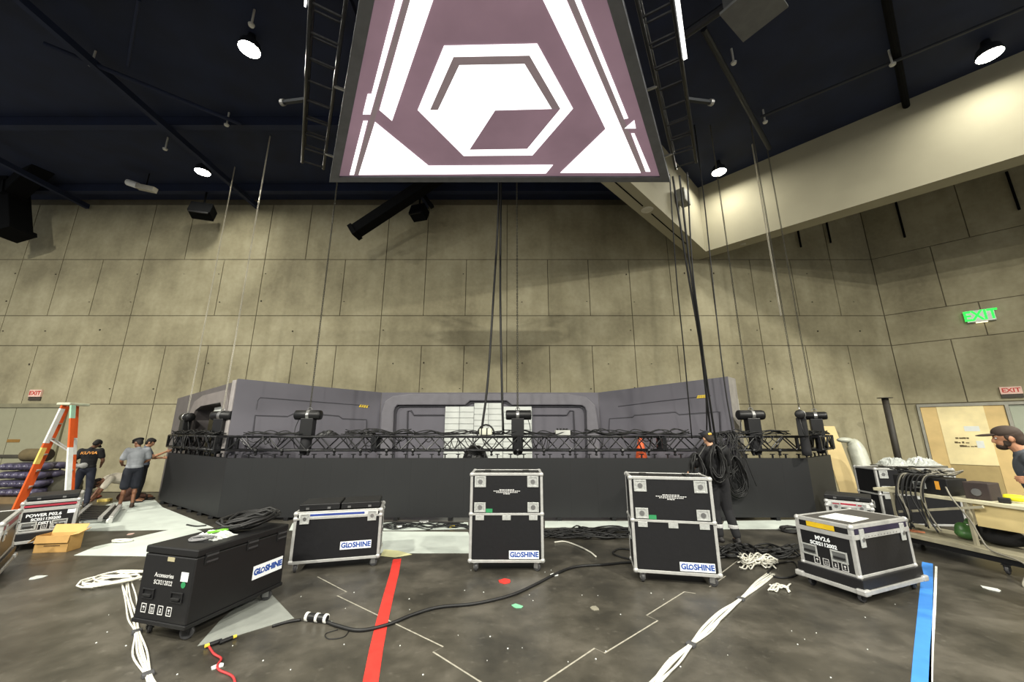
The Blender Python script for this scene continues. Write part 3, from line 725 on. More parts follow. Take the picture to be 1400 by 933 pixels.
q = AT(419, 590, YTc); hoist((q.x, YTc, ZH-.03), 0, 'chain hoist before the left set wall', M_chain_unlit, 'dark unlit chain hanging to the hoist before the left set wall')
q = AT(709, 590, YTc); hoist((q.x, YTc, ZH-.03), PI, 'chain hoist in the middle before the white tiles', M_chain_unlit, 'dark unlit chain hanging to the middle hoist')
q = AT(1029, 590, YTc); hoist((q.x, YTc, ZH-.03), 0, 'chain hoist beside the right end of the set', M_chain_unlit, 'dark unlit chain hanging to the hoist beside the right set wall')
ra, rb_ = (6.66, YTc+.07, 0), (ER_.x, ER_.y+.09, 0)
q = on_seg(1098, 590, ra, rb_); hoist((q.x, q.y, ZH-.03), .9, 'chain hoist at the right corner of the truss', M_chain_unlit, 'dark unlit chain hanging to the right corner hoist', size=.85)
q = on_seg(1117, 592, ra, rb_); hoist((q.x, q.y, ZH-.03), -.5, 'chain hoist at the far right end of the truss', M_chain_unlit, 'dark unlit chain hanging to the far right hoist', size=.85)
p = AT(1035, 238, 9.3); chain((p.x, p.y, AT(1068, 430, 9.3).z), ZC, .013, M_chain_lit, 'bright chain with a free end before the bulkhead')
# hanging cables ------------------------------------------------
def cable(pts, r, label, name='hanging_cable', m=None, n=6, k=6, group=None):
    return tag(MB().tube(cr(pts, k), r, n).build(name, m or M_rubber, smooth=True), label, 'cable', group)
yt = YTc
p1, p2 = AT(683, 285, yt), AT(667, 440, yt)
cable([(p1.x-.03, yt, ZC), p1-Vector((.03, 0, 0)), AT(675, 400, yt), AT(667, 520, yt), AT(658, 592, yt)], .026, 'thick black cable hanging before the arch, the left of a pair')
cable([(p1.x+.03, yt+.04, ZC), p1+Vector((.03, .04, 0)), AT(684, 400, yt+.04), AT(686, 520, yt+.04), AT(688, 592, yt+.04)], .026, 'thick black cable hanging before the arch, the right of a pair')
def drop(pxs, Y0, Y1, r, label, m=None, top=None):
    pts = []
    for i, (x, y) in enumerate(pxs):
        f = i/(len(pxs)-1); pts.append(AT(x, y, Y0+(Y1-Y0)*f))
    if top: pts.insert(0, Vector((pts[0].x, pts[0].y, top)))
    return cable(pts, r, label, m=m, group='cables hanging at the right end of the truss')
yb = YTc-.30
drop([(916, 248), (925, 380), (935, 480), (946, 600)], 6.75, yb, .012, 'thin cable hanging from the canopy corner, leftmost of the right bundle', top=HC+.13)
drop([(921, 250), (940, 370), (957, 470), (968, 560), (974, 612)], 6.75, yb, .02, 'thick cable of the right bundle, second from the left', top=HC+.13)
drop([(930, 250), (944, 370), (959, 470), (972, 560), (980, 612)], 6.72, yb, .02, 'thick cable of the right bundle, third from the left', top=HC+.15)
drop([(940, 245), (947, 370), (961, 480), (966, 560), (966, 612)], 6.7, yb, .016, 'cable of the right bundle crossing to its left side', top=HC+.15)
drop([(962, 268), (976, 400), (990, 520), (1003, 598)], 8.6, 8.6, .016, 'single cable hanging just right of the right bundle', top=ZC)
# ================================================================ FLIGHT CASES
M_wheel = mat('caster_rubber', (58, 58, 60), .5); M_dish = mat('latch_dish', (186, 188, 186), .35, .35, var=.15, scale=40)
M_caseblk = mat('case_matte_black', (13, 13, 15), .5, var=.2, scale=25)
_shared = {}
def shared(key, maker):
    if key not in _shared: _shared[key] = maker()
    return _shared[key]
def mesh_of(b, name, m, smooth=False, bevel=0):
    o = b.build(name, m, None, smooth, bevel); me = o.data; bpy.data.objects.remove(o); return me
def put(me, name, parent, loc, rot=(0, 0, 0), scale=(1, 1, 1)):
    o = bpy.data.objects.new(name, me); COL.objects.link(o); o.parent = parent; o.location = loc; o.rotation_euler = rot; o.scale = scale
    return o
def caster(parent, x, y, zt, swing, mk='steel', r=None):
    r = r or zt*.47
    br = shared(('fork', mk, zt), lambda: mesh_of(MB().bb(-.05, .05, -.04, .04, -.008, 0).bb(-.03, .03, -.028, -.020, -zt+r*.7, -.008).bb(-.03, .03, .020, .028, -zt+r*.7, -.008).cyl((0, -.03, -zt+r), (0, .03, -zt+r), .012, n=8), 'caster', M_steel if mk == 'steel' else M_black))
    wh = shared(('wheel', zt), lambda: mesh_of(MB().lathe((0, 0, 0), [(0, -.016), (r*.55, -.018), (r*.9, -.017), (r, -.009), (r, .009), (r*.9, .017), (r*.55, .018), (0, .016)], 18, axis=(0, 1, 0)), 'wheel', M_wheel))
    f = put(br, 'caster', parent, (x, y, zt), (0, 0, swing)); put(wh, 'wheel', f, (0.0, 0, -zt+r))
    return f
def dish(parent, o, u, v, n, s=.15, hgt=None):
    """recessed butterfly latch plate, centre o, in-face axes u,v, outward n"""
    h = hgt or s; o = Vector(o); u = Vector(u); v = Vector(v); n = Vector(n)
    def q(a, b, k): return o+u*(a*s/2)+v*(b*h/2)+n*k
    b = MB(); out = [(-1, -1), (1, -1), (1, 1), (-1, 1)]
    b.ring([q(x, y, .0) for x, y in out], [q(x*.72, y*.72, .0) for x, y in out], n*.008)
    b.prism([q(x*.72, y*.72, -.001) for x, y in out], n*.003)
    L = b.build('latch', M_dish, parent, bevel=.002)
    MB().cyl(o+n*.002, o+n*.009, s*.2, n=12).build('twist_key', M_steel, L)
    return L
def handle(parent, o, u, v, n, wd=.2, ht=.12, m=None):
    o = Vector(o); u = Vector(u); v = Vector(v); n = Vector(n); out = [(-1, -1), (1, -1), (1, 1), (-1, 1)]
    def q(a, b, k): return o+u*(a*wd/2)+v*(b*ht/2)+n*k
    H = MB().ring([q(x, y, 0) for x, y in out], [q(x*.8, y*.72, 0) for x, y in out], n*.012).build('handle', m or M_dish, parent, bevel=.003)
    MB().prism([q(x*.8, y*.72, -.002) for x, y in out], n*.003).build('dish_back', M_caseblk if m else mat('dish_shadow', (130, 132, 132), .4, .6), H)
    MB().bar(o-u*(wd*.33)-v*.012+n*.01, o+u*(wd*.33)-v*.012+n*.01, .022, .022, up=n).build('grip', M_rubber, H, bevel=.004)
    return H
def glo_label(parent, o, u, v, n, wd, ht):
    o = Vector(o); u = Vector(u); v = Vector(v); n = Vector(n); R = Matrix((u, v, n)).transposed()
    s = MB().box(o+n*.002, (wd, ht, .003), R).build('logo_sticker', M_label, parent)
    text('lettering', 'GL', wd*.215, M_blue, s, o+n*.004-u*wd*.345, u, v, sx=.95, bold=.0035*ht/.1, thick=.0006)
    text('lettering', 'SHINE', wd*.215, M_blue, s, o+n*.004+u*wd*.19, u, v, sx=1.0, bold=.0035*ht/.1, thick=.0006)
    c = o+n*.0042-u*wd*.182; b = MB(); k = 10; ro = wd*.078; ri = wd*.042
    b.ring([c+u*ro*math.cos(2*PI*i/k)*.95+v*ro*math.sin(2*PI*i/k) for i in range(k)], [c+u*ri*math.cos(2*PI*i/k)+v*ri*math.sin(2*PI*i/k) for i in range(k)], n*.0012)
    b.build('round_letter', M_blue, s)
    return s
def icons(parent, o, u, v, n, size, gap, m=None):
    o = Vector(o); u = Vector(u); v = Vector(v); n = Vector(n); m = m or M_print
    for i in range(4):
        c = o+u*(i*gap)
        sq = [(-1, -1), (1, -1), (1, 1), (-1, 1)]
        b = MB(); b.ring([c+u*x*size/2+v*y*size*.6 for x, y in sq], [c+u*x*size*.40+v*y*size*.5 for x, y in sq], n*.0015)
        f = b.build('symbol_frame', m, parent)
        g = MB(); s = size*.25
        def P(pts): g.prism([c+u*x*s+v*y*s for x, y in pts], n*.0015)
        if i == 0: P([(-1, .2), (1, .2), (.6, .8), (0, 1.1), (-.6, .8)]); P([(-.1, -1.2), (.12, -1.2), (.12, .2), (-.1, .2)])
        elif i == 1:
            for k in (-.55, .55): P([(k-.15, -.9), (k+.15, -.9), (k+.15, .5), (k+.4, .5), (k, 1.1), (k-.4, .5), (k-.15, .5)])
            P([(-1.1, -1.4), (1.1, -1.4), (1.1, -1.15), (-1.1, -1.15)])
        elif i == 2: P([(-.8, -1.2), (.8, -1.2), (.8, -.95), (-.8, -.95)]); P([(-.5, -.7), (.5, -.7), (.5, -.3), (.2, -.2), (.5, .3), (.5, .9), (-.5, .9), (-.5, .5), (.1, .4), (-.5, -.3)])
        else: P([(-.7, 1.1), (.7, 1.1), (.5, .1), (.1, -.2), (-.1, -.2), (-.5, .1)]); P([(-.1, -.9), (.1, -.9), (.1, -.1), (-.1, -.1)]); P([(-.6, -1.2), (.6, -1.2), (.6, -.95), (-.6, -.95)])
        g.build('symbol', m, f)
def shell(t, w, d, z0, z1, e=.034, splits=(), body_m=None, edge_m=None, ball=True, e_top=None):
    em = edge_m or M_alu
    MB().bb(-w/2+.004, w/2-.004, -d/2+.004, d/2-.004, z0+.004, z1-.004).build('body', body_m or M_case, t, bevel=.004)
    for sx in (-1, 1):
        for sy in (-1, 1):
            MB().box((sx*(w/2-e/2+.003), sy*(d/2-e/2+.003), (z0+z1)/2), (e, e, z1-z0-e)).build('edge_profile', em, t, bevel=.004)
    for z in (z0+e/2-.003, z1-e/2+.003):
        for s in (-1, 1):
            MB().box((0, s*(d/2-e/2+.003), z), (w-e, e, e)).build('edge_profile', em, t, bevel=.004)
            MB().box((s*(w/2-e/2+.003), 0, z), (e, d-e, e)).build('edge_profile', em, t, bevel=.004)
    for z, hh in splits:
        for s in (-1, 1):
            MB().box((0, s*(d/2+.001), z), (w, .012, hh)).build('lid_profile', em, t, bevel=.002)
            MB().box((s*(w/2+.001), 0, z), (.012, d, hh)).build('lid_profile', em, t, bevel=.002)
    if ball:
        me = shared(('ball', ball), lambda: mesh_of(MB().ell((0, 0, 0), (.034, .034, .034), None, 10, 6), 'ball_corner', M_alu, True))
        zs = [z0+.02, z1-.02]+[z for z, h in splits if h < .05]
        for sx in (-1, 1):
            for sy in (-1, 1):
                for z in zs: put(me, 'ball_corner', t, (sx*(w/2-.016), sy*(d/2-.016), z))
X, Y, Z = Vector((1, 0, 0)), Vector((0, 1, 0)), Vector((0, 0, 1))
def fine_print(t, o, u, v, n, wd):
    b = MB(); r = random.Random(2)
    for k, f in enumerate((.55, 1.0, .78, .25)):           # rows of print too small to read
        x = -f*wd/2
        while x < f*wd/2:
            l = r.uniform(.012, .03); b.prism([o+u*x+v*(-k*.018), o+u*(x+l)+v*(-k*.018), o+u*(x+l)+v*(-k*.018+.009), o+u*x+v*(-k*.018+.009)], n*.0012); x += l+.007
    q = b.build('fine_print', M_print, t); q['kind'] = 'stuff'
def tall_case(loc, rz, label, h=1.245, w=1.0, d=.48, plain=False):
    t = thing('flight_case', label, 'flight case', loc, rz, 'tall black flight cases with aluminium edges')
    zs = .1+(h-.1)*.535
    shell(t, w, d, .115, h, .036, ((zs, .028),))
    f = -d/2
    for sx in (-1, 1):
        dish(t, (sx*(w/2-.135), f, h-.112), X, Z, -Y, .155, .145)
        dish(t, (sx*(w/2-.135), f, zs+.088), X, Z, -Y, .155, .125)
    for x in (-w/2+.135, 0, w/2-.135): MB().box((x, f-.003, zs-.045), (.115, .008, .06)).build('latch_keeper', M_dish, t, bevel=.002)
    if not plain:
        glo_label(t, (w/2-.265, f, .21), X, Z, -Y, .40, .10)
        MB().box((-w/2+.262, f-.002, zs+.045), (.09, .003, .05)).build('green_sticker', M_green, t)
        fine_print(t, Vector((0, f, zs+.31)), X, Z, -Y, .36)
    for x in (-.28, .28): MB().box((x, 0, h+.004), (.09, d*.5, .012)).build('lid_pad', M_rubber, t)
    for k in (-1, 1): handle(t, (k*w/2, 0, zs-.2), Y*k, Z, X*k)
    for sx in (-1, 1):
        for sy in (-1, 1): caster(t, sx*(w/2-.09), sy*(d/2-.045), .115, .4*sx+sy)
    return t
tall_case((-.075, 5.55+.24, 0), 0.0, 'tall black flight case in the middle of the floor')
rz = math.radians(-11); c = Vector((2.02, 5.12, 0))+Vector((-math.sin(rz), math.cos(rz), 0))*.24
tall_case(c, rz, 'tall black flight case right of centre with the man behind it')
tall_case((7.62, 7.74, 0), math.radians(-4), 'tall black flight case behind the equipment cart', h=1.12, w=1.4, d=.5, plain=True)

def low_case(loc, rz, label, w, d, h, stripe, logo=True, text2=None):
    t = thing('flight_case', label, 'flight case', loc, rz, 'low black flight cases with striped lids')
    zs = h-.085
    shell(t, w, d, .11, h, .036, ((zs, .024),))
    f = -d/2
    MB().box((0, f-.004, h-.042), (w*.9, .006, .055)).build('lid_band', mat('lid_band_white', (206, 208, 206), .5), t)
    MB().box((-.02, f-.008, h-.042), (w*.62, .004, .026)).build('lid_stripe', stripe, t)
    for sx in (-1, 1):
        L = dish(t, (sx*(w/2-.13), f-.006, h-.085), X, Z, -Y, .115, .13)
    if logo: glo_label(t, (w*.22, f, .295), X, Z, -Y, .40, .10)
    for k in (-1, 1): handle(t, (k*w/2, 0, .42), Y*k, Z, X*k)
    for sx in (-1, 1):
        for sy in (-1, 1): caster(t, sx*(w/2-.07), sy*(d/2-.045), .11, .6*sx+sy*.8)
    return t
def panel_slab(loc, rz, w, d, h, label):
    t = thing('screen_module', label, 'screen module', loc, rz, 'flat black screen modules lying on cases')
    MB().bb(-w/2, w/2, -d/2, d/2, .012, h).build('housing', M_black, t, bevel=.006)
    MB().bb(-w/2+.01, w/2-.01, -d/2+.01, d/2-.01, h, h+.004).build('screen_face', M_ledblk, t)
    for x in (-w*.35, w*.35):
        for y in (-d*.35, d*.35): MB().bb(x-.03, x+.03, y-.03, y+.03, 0, .012).build('foot', M_rubber, t)
    for x in (-.15, .12): MB().bb(x-.02, x+.02, -d/2-.006, -d/2, .02, .045).build('side_latch', M_steel, t)
    return t
rz = math.radians(15); dx = Vector((math.cos(rz), math.sin(rz), 0)); dy = Vector((-math.sin(rz), math.cos(rz), 0))
cc = Vector((-2.93, 5.48, 0))+dx*.56+dy*.28
low_case(cc, rz, 'low black flight case with blue striped lid beside the red tape', 1.12, .56, .745, mat('stripe_blue', (40, 62, 140), .6))
for k, s in ((-1, 'flat black screen module on the blue striped case, the left one'), (1, 'flat black screen module on the blue striped case, the right one')):
    p = cc+dx*(k*.265)+dy*.0; panel_slab((p.x, p.y, .750), rz, .51, .50, .085, s)
rz = math.radians(-42); dx = Vector((math.cos(rz), math.sin(rz), 0)); dy = Vector((-math.sin(rz), math.cos(rz), 0))
cc = Vector((5.03, 6.48, 0))+dx*.28+dy*.23
low_case(cc, rz, 'low flight case with red striped lid before the equipment cart', .56, .46, .745, mat('stripe_red', (160, 40, 60), .6), logo=False)
panel_slab((cc.x, cc.y, .752), rz, .56, .47, .07, 'flat black screen module on the red striped case')

# all-black case in the left foreground
def black_case():
    rz = math.radians(-15); dx = Vector((math.cos(rz), math.sin(rz), 0)); dy = Vector((-math.sin(rz), math.cos(rz), 0))
    w, d, h = .64, 1.02, .765
    c = Vector((-2.88, 3.80, 0))-dx*(w/2)+dy*(d/2)
    t = thing('equipment_case', 'all black wheeled case in the left foreground with cables on it', 'flight case', c, rz)
    MB().bb(-w/2, w/2, -d/2, d/2, .15, h-.07).build('body', M_caseblk, t, bevel=.012)
    MB().bb(-w/2-.004, w/2+.004, -d/2-.004, d/2+.004, h-.066, h).build('lid', M_caseblk, t, bevel=.012)
    MB().bb(-w/2-.008, w/2+.008, -d/2-.008, d/2+.008, .12, .155).build('base_rim', M_caseblk, t, bevel=.006)
    f = -d/2
    for y in (-d*.36, .06, d*.42):               # ribbed latches along the long side
        L = MB().box((w/2+.004, y, h-.10), (.012, .13, .10)).build('latch', M_caseblk, t, bevel=.004)
        for z in (h-.075, h-.125): MB().box((w/2+.012, y, z), (.008, .11, .016)).build('rib', mat('rib_grey', (56, 56, 58), .4), L)
    text('lettering', 'Accessories', .052, M_print, t, (-.03, f-.001, h-.24), X, Z, sx=.95)
    text('lettering', 'SC0212022', .052, M_print, t, (-.03, f-.001, h-.30), X, Z, sx=.95)
    MB().box((.02, f-.002, h-.10), (.085, .003, .035)).build('lot_sticker', mat('sticker_beige', (168, 160, 130), .6), t)
    MB().box((w/2-.10, f-.002, h-.23), (.085, .003, .075)).build('white_sticker', M_label, t)
    MB().lathe((w/2-.10, f-.001, h-.295), [(0, .003), (.026, .003), (.026, 0)], 14, axis=(0, -1, 0)).build('green_sticker', M_green, t)
    for x in (-w*.29, w*.26): handle(t, (x, f, h-.40), X, Z, -Y, .15, .085, M_black)
    icons(t, (-w*.33, f-.001, h-.52), X, Z, -Y, .062, .105)
    glo_label(t, (w/2, d*.29, .37), Y, Z, X, .37, .13)
    for sx in (-1, 1):
        for sy in (-1, 1): caster(t, sx*(w/2-.09), sy*(d/2-.1), .12, .5*sx, 'black' if sy < 0 else 'steel')
    return t, c, dx, dy, h
bc, bcc, bdx, bdy, bch = black_case()

# sturdy chest cases with a skirted base
def chest_case(loc, rz, label, w, d, h, lines, lid_col, sticker=None):
    t = thing('chest_case', label, 'flight case', loc, rz, 'chest shaped flight cases with skirted bases')
    z0 = .24
    MB().bb(-w/2-.035, w/2+.035, -d/2-.035, d/2+.035, .145, z0+.015).build('base_skirt', M_case, t, bevel=.008)
    for s in (-1, 1):
        MB().box((0, s*(d/2+.03), .125), (w+.07, .04, .042)).build('edge_profile', M_alu, t, bevel=.004)
        MB().box((s*(w/2+.03), 0, .125), (.04, d+.07, .042)).build('edge_profile', M_alu, t, bevel=.004)
        for k in (-1, 1): MB().box((s*(w/2+.015), k*(d/2+.015), .132), (.10, .10, .062)).build('corner_plate', M_alu, t, bevel=.015)
    shell(t, w, d, z0, h, .042, ((h-.125, .05),))
    zl = h-.066
    for s in (-1, 1):
        MB().box((0, s*(d/2+.002), zl), (w*.93, .006, .055)).build('lid_stripe', lid_col, t)
    for x in (-w*.36, w*.36):
        L = MB().box((x, -d/2-.01, h-.14), (.085, .012, .19)).build('latch', M_dish, t, bevel=.004)
        MB().cyl((x, -d/2-.012, h-.15), (x, -d/2-.026, h-.15), .022, n=10).build('twist_key', M_steel, L)
    for i in range(10): MB().cyl((-w*.25+i*w*.055, -d/2-.008, h-.128), (-w*.25+i*w*.055, -d/2-.012, h-.128), .006, n=6).build('rivet', M_steel, t)
    for i, s in enumerate(lines): text('lettering', s, .062 if i == 0 else .055, M_label, t, (-w/2-.001, .02 if i or len(lines) < 3 else .05, h-.21-i*.062), -Y, Z, sx=1.0, bold=.002)
    for y in (d*.3, -d*.22): handle(t, (-w/2-.002, y, h-.36), -Y, Z, -X, .17, .12)
    icons(t, (-w/2-.002, d*.19, z0+.085), -Y, Z, -X, .065, .095)
    for sx in (-1, 1):
        for sy in (-1, 1): caster(t, sx*(w/2-.06), sy*(d/2-.05), .105, .3+sx*.4, 'black')
    if sticker: sticker(t, w, d, h)
    return t
def stick_r(t, w, d, h):
    MB().box((-w/2-.006, .02, h-.066), (.004, .30, .055)).build('yellow_label', mat('label_yellow', (214, 178, 30), .5), t)
    MB().box((-.16, -.02, h+.003), (.42, .34, .002), Matrix.Rotation(.1, 3, 'Z')).build('paper_sheet', M_paper, t)
    MB().bb(-w/2+.05, w/2-.05, -d/2+.05, d/2-.05, h-.002, h+.0015).build('top_panel', mat('top_panel_grey', (70, 68, 66), .5), t)
rz = math.radians(21.5); dx = Vector((math.cos(rz), math.sin(rz), 0)); dy = Vector((-math.sin(rz), math.cos(rz), 0))
c = Vector((3.80, 4.59, 0))+dx*.56+dy*.30
chest_case(c, rz, 'chest flight case at right near the blue tape with white paper on top', 1.12, .60, .785, ('MV2.6', 'SC02112002'), mat('lid_purple_black', (34, 28, 52), .5), stick_r)
rz = math.radians(46); dx = Vector((math.cos(rz), math.sin(rz), 0)); dy = Vector((-math.sin(rz), math.cos(rz), 0))
def end_lid(t, w, d, h):
    MB().box((-w/2-.006, 0, h-.066), (.004, d*.9, .03)).build('red_stripe', mat('stripe_red', (160, 40, 60), .6), t)
    MB().box((-w/2-.004, -.24, h-.19), (.004, .09, .06)).build('white_sticker', M_label, t)
# its end faces the hall: turn so that local -x points to the viewer
rzB = rz+PI/2; cB = Vector((-7.50, 6.58, 0))+dy*.56
chest_case(cB, rzB, 'chest flight case at left behind the open carton', 1.12, .62, .71, ('POWER P02.6', 'SC021120200', 'DIST1'), mat('lid_grey_band', (150, 150, 150), .5), end_lid)
panel_slab((cB.x-dy.x*.2, cB.y-dy.y*.2, .714), rz, .56, .6, .07, 'flat black screen module on the chest case behind the carton')
rzA = math.radians(135); dx = Vector((math.cos(rzA), math.sin(rzA), 0)); dy = Vector((-math.sin(rzA), math.cos(rzA), 0))
cA = Vector((-6.12, 4.92, 0))+dx*.6+dy*.3
chest_case(cA, rzA, 'chest flight case cut by the left frame edge', 1.12, .60, .74, (), mat('lid_red_band', (150, 50, 64), .5))
# ================================================================ FLOOR MARKS, TAPES, SHEETS
def strip(pts, wd, h, z=.0006):
    P = [Vector((p.x, p.y, 0)) for p in pts]; m = MB(); L = []; Rr = []
    for i, p in enumerate(P):
        d = (P[min(i+1, len(P)-1)]-P[max(i-1, 0)]).normalized(); n = Vector((-d.y, d.x, 0))
        ww = wd[i] if isinstance(wd, (list, tuple)) else wd
        L.append(p+n*ww/2); Rr.append(p-n*ww/2)
    for i in range(len(P)-1):
        m.prism([Vector((q.x, q.y, z)) for q in (L[i], Rr[i], Rr[i+1], L[i+1])], (0, 0, h))
    return m
def px_path(pts, z=0.0): return [G(x, y, z) for x, y in pts]
M_red = mat('tape_red', (205, 52, 44), .55, var=.15, scale=9); M_bluet = mat('tape_blue', (62, 132, 214), .55, var=.08, scale=6)
tag(strip(px_path([(543, 765), (539, 785), (531, 815), (522, 852), (514, 890), (508, 925), (504, 950)]), .115, .002).build('red_tape', M_red), 'red tape line running across the floor to the viewer', 'tape')
tag(strip(px_path([(1268, 770), (1267, 800), (1264, 850), (1261, 900), (1259, 945)]), .105, .002).build('blue_tape', M_bluet), 'wide blue tape line on the floor at right', 'tape')
tag(strip(px_path([(1280, 775), (1278, 830), (1274, 890), (1272, 945)]), .022, .002).build('white_tape', M_paper), 'thin white tape line beside the blue tape', 'tape')
M_scr = mat('chalk_line', (150, 146, 134), .8, var=.25, scale=20)
for i, (pts, lb) in enumerate((([(434, 789), (474, 810), (461, 815), (606, 885), (592, 892), (660, 935)], 'a'), ([(740, 936), (813, 887), (826.5, 893.6), (899.4, 849), (884, 842), (935.6, 809.7), (951, 812)], 'b'), ([(970, 803), (992, 788)], 'c'), ([(985, 785), (1010, 766)], 'd'))):
    o = strip(px_path(pts), .014, .0012).build('floor_seam', M_scr, fl)
M_clear = mat('clear_sheet', (172, 176, 170), .3, var=.1, alpha=.55)
def flat(name, pts, m, label, cat, z=.0008, h=.0025): return tag(MB().prism([Vector((p.x, p.y, z)) for p in px_path(pts)], (0, 0, h)).build(name, m), label, cat)
flat('plastic_sheet', [(270, 884), (310, 874), (402, 846), (372, 814), (345, 812), (300, 850)], M_clear, 'clear plastic sheet on the floor beside the black case', 'sheet')
flat('floor_sheet', [(101, 760), (130, 748), (235, 724), (262, 722), (300, 735), (275, 764), (190, 761)], M_sheet, 'pale triangular floor sheet pointing left, behind the black case', 'sheet')
flat('floor_sheet', [(95, 727), (128, 697), (160, 686), (212, 684), (222, 694), (292, 722), (272, 724), (180, 726)], M_sheet, 'large pale floor sheet under the men at left', 'sheet', .0012)
flat('floor_sheet', [(405, 757), (420, 729), (532, 727), (640, 728), (650, 757), (560, 757)], M_sheet, 'pale floor sheet between the blue striped case and the middle case', 'sheet', .0008)
flat('paper_scrap', [(525, 752), (545, 754), (563, 759), (540, 763), (520, 761)], mat('paper_yellowish', (222, 220, 170), .8), 'pale yellow paper at the top of the red tape', 'paper', .004)
flat('floor_sheet', [(395, 726), (400, 716), (560, 715), (640, 715), (640, 724), (560, 726)], M_sheet, 'pale strip of floor sheet along the foot of the screen wall, left half', 'sheet', .0046)
flat('floor_sheet', [(745, 722), (745, 713), (860, 713), (860, 721)], M_sheet, 'pale strip of floor sheet along the screen wall between the tall cases', 'sheet')
flat('floor_sheet', [(985, 724), (990, 713), (1050, 712), (1100, 711), (1092, 724), (1040, 724)], M_sheet, 'pale strip of floor sheet along the right end of the screen wall', 'sheet')
r = random.Random(21)
def scrap(x, y, s, m, label, grp=None):
    p = G(x, y); b = MB(); n = 7
    b.prism([Vector((p.x+s*r.uniform(.6, 1.2)*math.cos(2*PI*i/n), p.y+s*r.uniform(.6, 1.2)*math.sin(2*PI*i/n), .001)) for i in range(n)], (0, 0, .006))
    tag(b.build('scrap', m), label, 'scrap', grp)
scrap(691, 796, .09, M_red, 'torn red tape scrap on the floor before the middle case')
scrap(707, 830, .06, mat('scrap_green', (120, 190, 150), .7), 'small pale green scrap on the open floor')
scrap(813, 833, .06, mat('scrap_grey', (130, 126, 112), .7), 'small grey scrap on the open floor right of the green one')
scrap(297, 912, .04, M_paper, 'white chip beside the red cable'); scrap(52, 790, .08, M_paper, 'white scrap on the floor below the carton')
scrap(1355, 806, .08, M_paper, 'white scrap on the floor before the cart'); scrap(758, 787, .05, M_paper, 'white scrap beside the black power cable')
b = MB()
for i in range(60):
    x, y = r.uniform(120, 1250), r.uniform(770, 930); p = G(x, y); s = r.uniform(.003, .007)
    b.prism([Vector((p.x+s*math.cos(2*PI*k/5), p.y+s*math.sin(2*PI*k/5), .0005)) for k in range(5)], (0, 0, .004))
tag(b.build('paper_crumbs', M_paper), 'tiny white crumbs of debris scattered over the floor', 'debris', kind='stuff')

# ================================================================ CABLES ON THE FLOOR
def lay(pts, r, z=None, k=6): return cr([Vector((p.x, p.y, (z if z is not None else r)+.001)) for p in px_path(pts)], k)
def run(name, pts, n, rad, spread, m, label, cat='cable', wraps=(), seed=1):
    rr = random.Random(seed); t = thing(name, label, cat); P = px_path(pts)
    for j in range(n):
        Q = []
        for i, p in enumerate(P):
            d = (P[min(i+1, len(P)-1)]-P[max(i-1, 0)]).normalized(); nn = Vector((-d.y, d.x, 0))
            Q.append(Vector((p.x, p.y, 0))+nn*(((j/(max(1, n-1)))-.5)*spread*(.4 if i in wraps else 1.0)+rr.uniform(-.3, .3)*spread*(0 if i in wraps else 1))+Vector((0, 0, rad+.001+(j % 2)*rad*.9)))
        MB().tube(cr(Q, 5), rad, 5).build('strand', m, t, smooth=True)
    for i in wraps:
        p = P[i]; d = (P[min(i+1, len(P)-1)]-P[max(i-1, 0)]).normalized()
        MB().bar(Vector((p.x, p.y, .014))-d*.03, Vector((p.x, p.y, .014))+d*.03, spread*1.1, .028).build('tape_wrap', mat('wrap_grey', (70, 70, 72), .6), t, bevel=.006)
    return t
M_wcab = mat('white_cable', (222, 220, 208), .5, var=.06)
run('white_cable_run', [(1055, 786), (1038, 800), (1013, 821), (990, 840), (968, 862), (945, 884), (920, 908), (890, 940)], 6, .0075, .065, M_wcab, 'bundle of white cables running across the floor at right', wraps=(2, 5), seed=4)
run('white_cable_run', [(172, 800), (178, 822), (184, 846), (187, 866), (193, 895), (202, 925), (207, 945)], 6, .0075, .065, M_wcab, 'bundle of white cables running under the black case at left', wraps=(3, 5), seed=9)
def coil(name, c, rx, ry, n, rad, m, label, turns=8, rz=0.0, z0=0.0, seed=1, hgt=.05, wob=.15, vertical=None, cat='cable'):
    rr = random.Random(seed); b = MB(); pts = []
    N = 14
    for k in range(turns*N):
        a = 2*PI*k/N; f = 1+wob*math.sin(k*.37+rr.uniform(0, .5))*rr.uniform(.3, 1)
        x = rx*f*math.cos(a); y = ry*f*math.sin(a); z = rad+hgt*abs(math.sin(k*.21+seed))*rr.uniform(.6, 1)
        ox, oy = .25*rx*math.sin(k*.05+seed), .2*ry*math.cos(k*.07)
        if vertical is None:
            q = Vector((c[0]+(x+ox)*math.cos(rz)-(y+oy)*math.sin(rz), c[1]+(x+ox)*math.sin(rz)+(y+oy)*math.cos(rz), z0+z))
        else:
            q = Vector(c)+Vector(vertical)*(x+ox*.4)+Vector((0, 0, 1))*(y)+Vector(vertical).cross(Vector((0, 0, 1)))*(z*1.2)
        pts.append(q)
    b.tube(pts, rad, 5)
    return tag(b.build(name, m, smooth=True), label, cat)
p = G(158, 797); coil('white_cable_coil', (p.x, p.y), .24, .2, 1, .011, M_wcab, 'loose coil of white cable left of the black case', 7, seed=3, hgt=.06, wob=.3)
